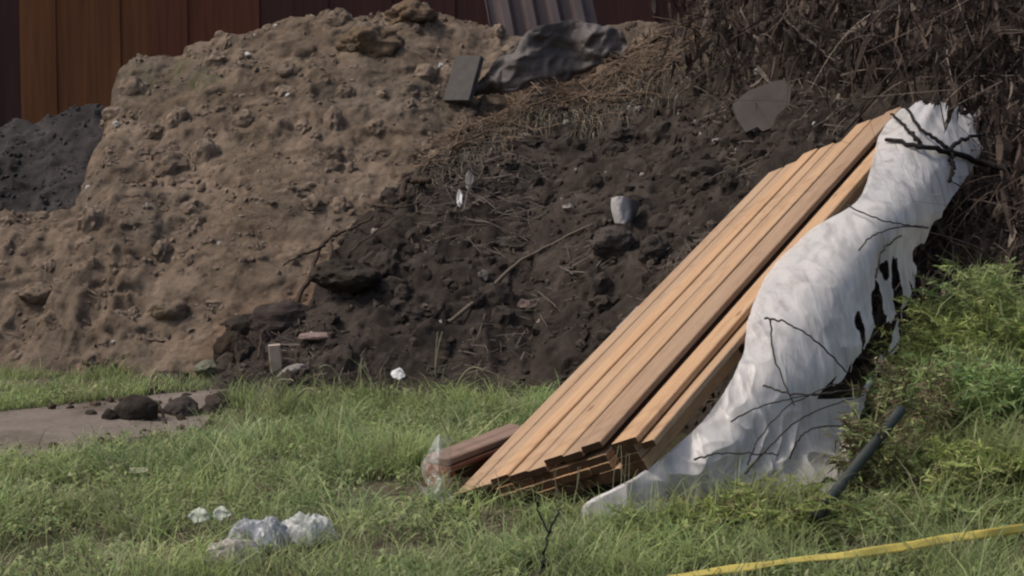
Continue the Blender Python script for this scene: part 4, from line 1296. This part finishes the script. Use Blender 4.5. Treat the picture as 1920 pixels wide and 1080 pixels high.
    parts = [litter(3200, -5.5, 1.5, 16.5, 21.5, HG, lambda x, y, z, q: (samp(HG_tan, x, y) > samp(HG_dark, x, y)) & (z > .15) & (fbm(x * 1.5, y * 1.5, seed=243) > .0), (.15, .112, .078), .04, .2, .006, .02, .3)]
    link('root_litter', np_mesh('root_litter', *join(parts)), M['dry'], kind='stuff')
dry_grass()

def brush():
    """dead vines and hanging leaves over the upper right of the dark heap"""
    def dens(q):
        a = smooth(1240, 1400, q[:, 0]) * smooth(230, 60, q[:, 1]) + smooth(1640, 1760, q[:, 0]) * smooth(640, 500, q[:, 1])
        return np.clip(a, 0, 1)
    n = 26000
    x = R.uniform(.8, 7.0, n); y = R.uniform(12.6, 20.6, n); z = samp(HG, x, y)
    p = np.stack([x, y, z], -1); q = proj(p)
    ok = R.rand(n) < dens(q) * (.35 + .65 * smooth(-.3, .3, fbm(x * 1.6, y * 1.6, seed=251)))
    p = p[ok]; n = len(p)
    nr = normals(p[:, 0], p[:, 1])
    lift = .45 * R.rand(n) ** 1.5
    base = p + nr * lift[:, None]
    # vines
    m = min(n, 5200)
    b = base[:m]
    L = R.uniform(.25, 1.1, m)
    d = R.normal(size=(m, 3)) * np.array((.8, .5, .7)) + np.array((0, -.15, .15)); d /= np.linalg.norm(d, axis=1)[:, None]
    bend = R.normal(size=(m, 3)) * .35; bend[:, 2] -= .45
    t = np.linspace(0, 1, 8)
    pts = b[:, None] + d[:, None] * (L[:, None] * t[None])[..., None] + bend[:, None] * (L[:, None] * (t ** 2)[None])[..., None]
    wd = np.cross(d, R.normal(size=(m, 3))); wd /= np.linalg.norm(wd, axis=1)[:, None]
    pal = np.array([(.034, .023, .018), (.068, .048, .038), (.112, .080, .060), (.17, .135, .105)])
    c = pal[R.choice(4, m, p=[.4, .35, .17, .08])] * R.uniform(.7, 1.2, (m, 1))
    parts = [strips(pts, np.full((m, 8), 1) * (R.uniform(.004, .017, m)[:, None]) * np.linspace(1, .5, 8)[None], wd, c)]
    # hanging dead leaves
    m = 17000
    idx = R.randint(0, n, m)
    b = base[idx] + R.normal(size=(m, 3)) * .08
    L = R.uniform(.06, .26, m)
    d = np.stack([R.normal(size=m) * .45, R.normal(size=m) * .4 - .1, -np.abs(R.normal(size=m)) - .7], -1)
    d /= np.linalg.norm(d, axis=1)[:, None]
    t = np.linspace(0, 1, 4)
    curl = R.normal(size=(m, 3)) * .3
    pts = b[:, None] + d[:, None] * (L[:, None] * t[None])[..., None] + curl[:, None] * (L[:, None] * (t ** 2)[None])[..., None]
    wd = np.cross(d, R.normal(size=(m, 3))); wd /= np.linalg.norm(wd, axis=1)[:, None]
    c = pal[R.choice(4, m, p=[.5, .28, .14, .08])] * R.uniform(.6, 1.3, (m, 1))
    parts.append(strips(pts, (L * R.uniform(.12, .3, m))[:, None] * np.array([.4, 1, .8, .15])[None], wd, c))
    link('dead_brush', np_mesh('dead_brush', *join(parts)), M['dry'], kind='stuff')
brush()

# ------------------------------------------------------------------ green weeds at the right
def weed(px, py_top, d, width, nst, label, hue=0, dry=0.0, seed=0, group='green weeds at the right'):
    rr = np.random.RandomState(seed + 300)
    topz = P(px, py_top, d)
    bx, by = topz[0], topz[1]
    bz = float(ground_h(bx, by))
    h = max(.2, topz[2] - bz)
    base = np.array([bx, by, bz])
    K = 10
    t = np.linspace(0, 1, K)
    az = rr.uniform(0, 6.28, nst)
    r0 = width * .30 * np.sqrt(rr.rand(nst))
    sb = np.stack([np.cos(az) * r0, np.sin(az) * r0, 0 * az], -1)
    H_ = h * rr.uniform(.45, 1.0, nst)
    lean = width * rr.uniform(.2, .75, nst)
    az2 = az + rr.uniform(-.8, .8, nst)
    pts = sb[:, None] + np.array([0, 0, 1.0]) * (H_[:, None] * (t - .22 * t ** 3)[None])[..., None] * 1.2 + np.stack([np.cos(az2), np.sin(az2), 0 * az2], -1)[:, None] * (lean[:, None] * (t ** 1.7)[None])[..., None]
    wd = np.stack([np.cos(az2 + 1.57), np.sin(az2 + 1.57), 0 * az2], -1)
    sc_ = np.array((.12, .125, .05)) * (1 - dry) + np.array((.14, .10, .06)) * dry
    sp = strips(pts, np.full((nst, K), .006) * np.linspace(1, .4, K)[None], wd, sc_ * rr.uniform(.7, 1.2, (nst, 1)))
    # leaflets
    per = 100
    m = nst * per
    si = np.repeat(np.arange(nst), per)
    tt = rr.uniform(.12, 1, m)
    f = tt * (K - 1); i0 = np.minimum(f.astype(int), K - 2); fr = (f - i0)[:, None]
    b = pts[si, i0] * (1 - fr) + pts[si, i0 + 1] * fr
    dv = rr.normal(size=(m, 3)); dv[:, 2] = dv[:, 2] * .5 + .35
    dv /= np.linalg.norm(dv, axis=1)[:, None]
    L = rr.uniform(.02, .11, m) * (1.15 - .5 * tt)
    t4 = np.linspace(0, 1, 3)
    lp = b[:, None] + dv[:, None] * (L[:, None] * t4[None])[..., None]
    lp[..., 2] -= (L * .25)[:, None] * t4[None] ** 2
    lw = np.cross(dv, rr.normal(size=(m, 3))); lw /= np.linalg.norm(lw, axis=1)[:, None]
    pal = 1.12 * GREENS * np.array([(1, 1, 1), (.88, 1, .98), (1.06, 1.03, .85)][hue])
    c = pal[rr.randint(0, 5, m)] * rr.uniform(.7, 1.3, (m, 1))
    isd = rr.rand(m) < (.06 + dry)
    c[isd] = np.array((.17, .13, .075)) * rr.uniform(.5, 1.2, (isd.sum(), 1))
    lf = strips(lp, L[:, None] * rr.uniform(.08, .24, (m, 1)) * np.array([.6, 1, .15])[None], lw, c)
    nb = nst * 3
    si2 = rr.randint(0, nst, nb); k2 = rr.randint(1, K - 2, nb)
    bb = pts[si2, k2]
    global R
    keepR, R = R, rr
    bl = blades(bb, rr.uniform(.10, .38, nb), rr.uniform(.004, .009, nb), rr.uniform(0, 6.28, nb), rr.uniform(.2, 1.3, nb),
                (np.array((.30, .34, .14)) * (1 - dry) + np.array((.2, .16, .09)) * dry) * rr.uniform(.6, 1.2, (nb, 1)), droop=.3)
    R = keepR
    lf = join([lf, bl])
    root = bpy.data.objects.new('weed_bush', None); C.objects.link(root)
    root.location = base
    tag(root, label, 'weed', group)
    link('stems', np_mesh('stems', *sp), M['dry'], root)
    link('leaves', np_mesh('leaves', *lf), M['leaf'], root)

weeds = [
    (1930, 470, 12.3, .9, 120, 'tallest green weed, at the right edge below the dead brush', 0, .0),
    (1850, 540, 12.2, .75, 110, 'tall green weed left of the tallest one, against the dark heap', 2, .05),
    (1785, 610, 12.1, .6, 90, 'light green weed where the green growth slopes down to the heap', 2, .1),
    (1715, 690, 11.9, .55, 80, 'green weed directly behind the upper end of the dark pipe', 1, .15),
    (1715, 655, 10.9, .40, 45, 'brownish tangled dry weed at the right edge of the white sheet', 0, .65),
    (1655, 735, 10.35, .36, 30, 'thin dry weed growing in front of the torn white sheet', 0, .55),
    (1930, 650, 11.4, .9, 110, 'broad green weed in the middle of the right edge', 1, .0),
    (1820, 700, 11.4, .8, 110, 'broad dark green weed right of the pipe, below the light green one', 1, .03),
    (1740, 800, 10.9, .65, 90, 'low green weed just right of the dark pipe', 0, .05),
    (1890, 820, 10.5, .8, 100, 'low spreading green weed near the right edge above the tape', 2, .03),
    (1670, 945, 9.8, .35, 40, 'low green weed at the lower end of the dark pipe', 0, .05),
    (1490, 915, 10.1, .45, 50, 'small green weed against the foot of the white sheet', 0, .12),
    (1330, 955, 10.0, .4, 45, 'smallest green weed at the folded foot of the white sheet', 2, .1),
    (1470, 905, 9.95, .4, 45, 'pale green weed in front of the right foot of the white sheet', 2, .12),
    (1430, 918, 9.9, .4, 40, 'pale thin weed in front of the middle foot of the white sheet', 2, .15),
    (1215, 985, 9.85, .3, 30, 'short pale weed at the left end of the sheet foot', 0, .12),
    (1780, 830, 10.3, .5, 55, 'pale weed standing right of the dark pipe at mid length', 2, .1),
    (1790, 900, 10.1, .7, 80, 'low bright weed between the pipe and the tape', 0, .02),
]
for i, (px, py, d, w, n, lab, hue, dry) in enumerate(weeds):
    weed(px, py, d, w, n, lab, hue, dry, i)

# ------------------------------------------------------------------ light
SUN = np.array((-.56, -.03, .82)); SUN /= np.linalg.norm(SUN)
el = math.asin(SUN[2]); azr = math.atan2(SUN[0], SUN[1])
w = bpy.data.worlds.new('World'); sc.world = w
w.use_nodes = True
nt = w.node_tree
sky = nt.nodes.new('ShaderNodeTexSky')
sky.sky_type = 'NISHITA'; sky.sun_disc = False
sky.sun_elevation = el; sky.sun_rotation = azr
sky.air_density = 1.0; sky.dust_density = 5.0
bg = nt.nodes['Background']; bg.inputs['Strength'].default_value = .155
nt.links.new(sky.outputs[0], bg.inputs[0])
sl = bpy.data.lights.new('sun', 'SUN'); sl.energy = 2.0; sl.angle = math.radians(3); sl.color = (1, .95, .88)
so = bpy.data.objects.new('sun', sl); C.objects.link(so)
so.rotation_euler = Vector(-SUN).to_track_quat('-Z', 'Y').to_euler()
so.location = (-6, 4, 12)

sc.view_settings.view_transform = 'Standard'
sc.view_settings.look = 'None'
sc.view_settings.exposure = -.02
sc.view_settings.gamma = 1
sc.render.engine = 'CYCLES'
sc.cycles.filter_width = 2.2
sc.cycles.max_bounces = 6
sc.cycles.transparent_max_bounces = 8
sc.cycles.use_denoising = True
